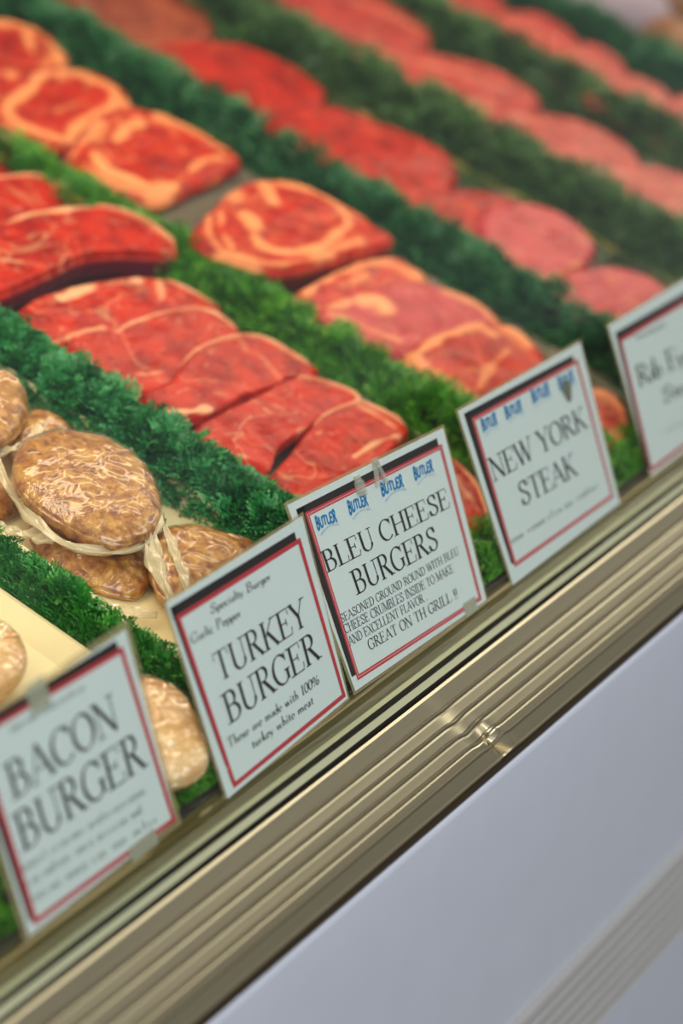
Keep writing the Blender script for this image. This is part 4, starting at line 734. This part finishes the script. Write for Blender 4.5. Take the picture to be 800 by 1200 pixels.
for key, sg in SIGNS.items():
    cor = [Vector((BASE.x + c[0] / 1000, BASE.y + c[1] / 1000, BASE.z + c[2] / 1000)) for c in sg['corners']]
    TL, TR, BR, BL = cor; org = (BL + BR) / 2; nrm = (BR - BL).cross(TL - BL).normalized()
    if nrm.y > 0: nrm = -nrm
    root = empty('price_card', Matrix.Translation(org), CARD[key][0], 'sign', 'laminated price cards leaning along the glass')
    def mp(u, v, off, TL=TL, TR=TR, BR=BR, BL=BL, org=org, nrm=nrm):
        p = BL.lerp(BR, u).lerp(TL.lerp(TR, u), v) if False else (BL * (1 - u) + BR * u) * (1 - v) + (TL * (1 - u) + TR * u) * v
        return tuple(p - org + nrm * off)
    Wd = (BR - BL).length; Hd = (TL - BL).length
    def prism(quad, z0, z1, name, mat, parent=root, mp=mp):
        V = [mp(u, v, z0) for u, v in quad] + [mp(u, v, z1) for u, v in quad]; n = len(quad)
        F = [tuple(range(n))[::-1], tuple(range(n, 2 * n))] + [(i, (i + 1) % n, n + (i + 1) % n, n + i) for i in range(n)]
        return mesh_obj(name, V, F, mat, parent, smooth=False)
    bu = .0022 / Wd * (2.0 if key == 'bacon' else 1); bv = .0022 / Hd * (2.0 if key == 'bacon' else 1)
    card = prism([(bu, bv), (1 - bu, bv), (1 - bu, 1 - bv), (bu, 1 - bv)], 0, .0004, 'card', PAPER)
    prism([(0, 0), (1, 0), (1, 1), (0, 1)], -.0003, -.00005, 'laminate', LAMINATE)
    g = lambda k: next(([c[1], c[2]] for c in sg['content'] if c[0] == k), None)
    (rTL, rTR), (rBL, rBR) = g('red'), g('red2'); (kTL, kTR), (kBL, kx) = g('blk'), g('blk2')
    cap = lambda p, m: [min(p[0], m), max(p[1], .035)]
    rTR, rBR, kTR = cap(rTR, .968 if key != 'rib' else .95), cap(rBR, .97 if key != 'rib' else .95), cap(kTR, .94)
    o1, o2, o3, o4 = .0005, .00056, .00062, .00068
    rw = .0030
    ru, rv = rw / Wd, rw / Hd
    # black shadow bars behind the frame: top and left
    tb = [kTL, [kTR[0], kTR[1]], [kTR[0], rTR[1] - rv * .5], [kTL[0], rTL[1] - rv * .5]]
    lb = [kTL, [rTL[0] + ru * .5, kTL[1]], [rBL[0] + ru * .5, kBL[1]], [kBL[0], kBL[1]]]
    V = [mp(*p, o1) for p in tb] + [mp(*p, o1) for p in lb]
    mesh_obj('black_bars', V, [(3, 2, 1, 0), (7, 6, 5, 4)], BLACK, card, smooth=False)
    Q = [rTL, rTR, rBR, rBL]; cx = sum(q[0] for q in Q) / 4; cy = sum(q[1] for q in Q) / 4
    def frame(w0, w1, off, mat, name):
        ins = lambda q, w: (q[0] + (w / Wd if q[0] < cx else -w / Wd), q[1] + (w / Hd if q[1] < cy else -w / Hd))
        V = [mp(*ins(q, w0), off) for q in Q] + [mp(*ins(q, w1), off) for q in Q]
        mesh_obj(name, V, [(i, (i + 1) % 4, 4 + (i + 1) % 4, 4 + i)[::-1] for i in range(4)], mat, card, smooth=False)
    frame(-.0002, rw, o2, REDI, 'red_frame')
    if key in ('bleu', 'ny'): frame(rw * .42, rw * .62, o3, PALERED, 'pale_frame_line')
    si = 0
    for c in sg['content']:
        t, a, b, top = c
        if top is not None:
            hgt = (top[1] - a[1]); slant = 0
            if t == '~': V, F, L = scribble(hash(key) % 5 * 0 + si + len(key) * 13); mat = SOFTINK; nm = 'small_print'
            elif t == 'logo': V, F, L = line_mesh('BUTLER', .26, .2, False, track=-.02); mat = BLUEI; nm = 'blue_emblem'
            else:
                big = hgt > .1; low = any(ch.islower() for ch in t)
                V, F, L = line_mesh(t, .135 if big else .12, .045 if big else .055, True); mat = INK; nm = 'lettering'
                if low and not key == 'rib': mat = INK
            if .03 < hgt < .045: hgt *= 1.14
            si += 1; V2 = []
            for x, y in V:
                q = x / L; yy = y
                if t == 'logo':
                    flare = .74 + .34 * (abs(q - .5) * 2) ** 2; yy = .42 + (y - .5) * flare
                u = a[0] + (b[0] - a[0]) * q; v = a[1] + (b[1] - a[1]) * q + yy * hgt
                if low_slant(key, t): u += yy * hgt * .12 * Hd / Wd
                V2.append((u, v))
            mesh_obj(nm, [mp(u, v, o4) for u, v in V2], [f[::-1] if False else f for f in F], mat, card, smooth=False)
            if t == 'logo':
                V, F, L = scribble(si); V2 = []
                for x, y in V:
                    q = x / L; V2.append((a[0] + (b[0] - a[0]) * (.08 + q * 1.0), a[1] - .040 + .02 * math.sin(q * math.pi) + y * .022))
                mesh_obj('emblem_caption', [mp(u, v, o4) for u, v in V2], F, PALEBLUE, card, smooth=False)
        elif t.startswith('tape'):
            x0, x1 = min(a[0], b[0]), max(a[0], b[0]); y0, y1 = min(a[1], b[1]), max(a[1], b[1])
            if t == 'tape2': x0, x1, y0, y1 = x0 - .02, x1, y0 - .08, y1 + .05
            else: y0, y1, x0 = .0, .075, x0 - .01
            prism([(x0, y0), (x1, y0), (x1, y1), (x0, y1)], .00075, .0009, 'tape', TAPE)
        elif t == 'blot':
            V = [mp(.795 + .036 * math.cos(k) * (1 + .2 * math.sin(k * 3)), .775 + .065 * math.sin(k), .0007) for k in np.linspace(0, 6.28, 24, endpoint=False)]
            mesh_obj('grey_smudge', V, [tuple(range(24))], SOFTINK, card, smooth=False)
    # clear plastic clips hooked over the top edge
    if key == 'bleu':
        for (uc, vc, wv) in ((.405, .925, 0), (.53, .925, 1)):
            V = []; F = []
            def bar(p, q, w, z0, z1):
                k = len(V); dx, dy = (q[0] - p[0]) * Wd, (q[1] - p[1]) * Hd; l = math.hypot(dx, dy); ex, ey = -dy / l * w / Wd, dx / l * w / Hd
                for z in (z0, z1):
                    for sx, pt in ((-1, p), (1, p), (1, q), (-1, q)): V.append(mp(pt[0] + ex * sx, pt[1] + ey * sx, z))
                F.extend([(k, k + 1, k + 2, k + 3), (k + 7, k + 6, k + 5, k + 4)] + [(k + i, k + (i + 1) % 4, k + 4 + (i + 1) % 4, k + 4 + i) for i in range(4)])
            if wv:
                bar((uc - .028, .862), (uc - .004, .985), .0014, .001, .003); bar((uc + .028, .862), (uc + .004, .985), .0014, .001, .003)
                bar((uc - .012, .985), (uc + .012, .985), .003, .001, .0035)
            else:
                bar((uc, .875), (uc, .935), .0036, .001, .0035); bar((uc, .93), (uc, .965), .0024, .001, .003); bar((uc - .015, .875), (uc + .018, .868), .0016, .001, .004)
            mesh_obj('clear_clip', V, F, CLIPM, root, smooth=False)

# ------------------------------------------------------------------ the refrigerated case itself
X0, X1 = -2.6, 3.4
case = empty('display_case', Matrix.Translation((0.4, 0, 0)), 'long refrigerated meat case with ribbed metal rail and pale blue-grey front panel', 'display case')
def cp(name, VF, mat, smooth=False):
    V, F = VF; return mesh_obj(name, [(x - 0.4, y, z) for x, y, z in V], F, mat, case, smooth)
Z = 0.95
def prof(pts): return [(y / 1000, Z + z / 1000) for y, z in pts]
def strip(name, pts, mat, smooth=False): return cp(name, extrude_x(prof(pts), X0, X1), mat, smooth)
strip('glazing_ledge', [(15, 4.6), (4, -1.2), (2.5, -3.2), (-1, -3.6), (-3, -4.8), (-5.5, -4.9), (-9.4, -9.0)], LEDGE)
strip('inner_channel', [(-9.2, -12), (-9.6, -8.4), (-10.4, -8.1), (-13.2, -9.4)], CHANNEL)
strip('shaded_groove', [(-13.2, -9.4), (-13.4, -19), (-17, -19)], GROOVE)  # channel wall and groove floor painted dark as gap shade
strip('outer_channel', [(-16.8, -30), (-16.6, -11.4), (-17.4, -11.1), (-21.4, -13.3)], CHANNEL)
strip('rail_gap', [(-21.4, -13.3), (-21.6, -22), (-24, -22)], GROOVE)
# ribbed rail with a dent
pts = [(-23.5, -30), (-23.4, -16.0), (-24.4, -15.6)]
edges = [(-37, -21.8), (-46.5, -26.6), (-56, -31.1), (-65.3, -35.6), (-73, -38.5)]
prev = (-24.4, -15.6)
for e in edges:
    dx, dz = e[0] - prev[0], e[1] - prev[1]
    pts += [(prev[0] + dx * .12, prev[1] + dz * .14 - .5), (e[0] + 1.9, e[1] - .9), (e[0] + 1.0, e[1] + .7), (e[0] + .1, e[1] + 1.0), (e[0] - .8, e[1] + .5), (e[0] - 1.4, e[1] - 1.1)]
    prev = (e[0] - 1.4, e[1] - 1.1)
pts += [(-82.2, -42.9), (-83.2, -44.2), (-83.2, -45.6)]
DX = DENT[0]
xs = sorted(set([X0, X1] + list(np.linspace(DX - .05, DX + .05, 60))))
V, F = extrude_x(prof(pts), X0, X1, xs)
V2 = []
for x, y, z in V:
    k = math.exp(-((x - DX - (y + .07) * .25) / .0055) ** 2) * math.exp(-((y + DENT[1]) / .010) ** 2)
    k2 = math.exp(-((x - DX + .012) / .008) ** 2) * math.exp(-((y + .058) / .016) ** 2)
    V2.append((x, y + k * .003, z - k * .0046 - k2 * .0026 + .0012 * math.exp(-((x - DX - .008) / .005) ** 2) * math.exp(-((y + .072) / .012) ** 2)))
cp('ribbed_rail', (V2, F), BRASS, False)
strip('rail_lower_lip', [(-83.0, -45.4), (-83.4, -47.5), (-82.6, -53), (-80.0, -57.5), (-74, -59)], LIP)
# front panel: rounded shoulder under the rail, then a flat painted face
pp = [(-60, -54), (-72, -57)] + [(-76 - 6 * math.sin(a), -63 + 5 * math.cos(a)) for a in np.linspace(0.2, math.pi / 2, 7)] + [(-83.5, -90), (-84.5, -150), (-84.5, BUMP[1] * 1000 + 2)]
strip('front_panel', pp, PANEL, True)
bz = BUMP[1] * 1000
bp_ = [(-84.5, bz + 3), (-88, bz + 2)]
for k in range(6):
    z0 = bz - k * BUMP[2]; h = BUMP[2]
    bp_ += [(-89.5, z0), (-90.2, z0 - h * .25), (-90.2, z0 - h * .62), (-88.6, z0 - h * .78), (-88.6, z0 - h * .97)]
bp_ += [(-90, bz - 6 * BUMP[2] - 2), (-84.5, bz - 6 * BUMP[2] - 4)]
strip('ribbed_bumper', bp_, TRIM)
strip('lower_panel', [(-84, bz - 6 * BUMP[2]), (-84, -800)], PANEL)
cp('kick_plate', box(X0 + .05, X1 - .05, -.04, .95, 0.0, .16), DECKM)
# deck: the sloping shelf everything lies on
def deck_quad(u0, u1, v0, v1, w0, w1):
    V, F = box(u0, u1, v0, v1, w0, w1); return [tuple(D(*p)) for p in V], F
cp('deck', deck_quad(X0, X1, .004, 1.02, -.012, -.0002), DECKM)
cp('back_wall', box(X0, X1, D(0, 1.02, 0).y, D(0, 1.02, 0).y + .03, .16, 1.95), PANEL)
cp('underside', box(X0, X1, -.06, D(0, 1.02, 0).y, .16, .70), DECKM)
cp('canopy', box(X0, X1, .24, D(0, 1.02, 0).y + .03, 1.95, 2.0), PANEL)
for s, x in ((0, X0), (1, X1)): cp('end_panel', box(x - .02 * (1 - s), x + .02 * s, .24, D(0, 1.02, 0).y, .70, 1.95), PANEL)
# leaning glass front, 6 mm thick
L = R(13.0); gy, gz = -.0152, Z - .013
gv = Vector((0, math.sin(L), math.cos(L))); gn = Vector((0, -math.cos(L), math.sin(L)))
H = 1.03; P0 = Vector((0, gy, gz)); V = []
for x in (X0, X1):
    for h in (0, H):
        for t in (0.0009, -.0009):
            p = P0 + gv * h + gn * t; V.append((x, p.y, p.z))
cp('glass_pane', (V, [(0, 1, 3, 2), (4, 6, 7, 5), (0, 4, 5, 1), (2, 3, 7, 6), (0, 2, 6, 4), (1, 5, 7, 3)]), GLASS)
V, F = box(-6, 7, -5, 4, -.05, 0)
fl = mesh_obj('floor', V, F, FLOORM, None, False); fl['kind'] = 'structure'
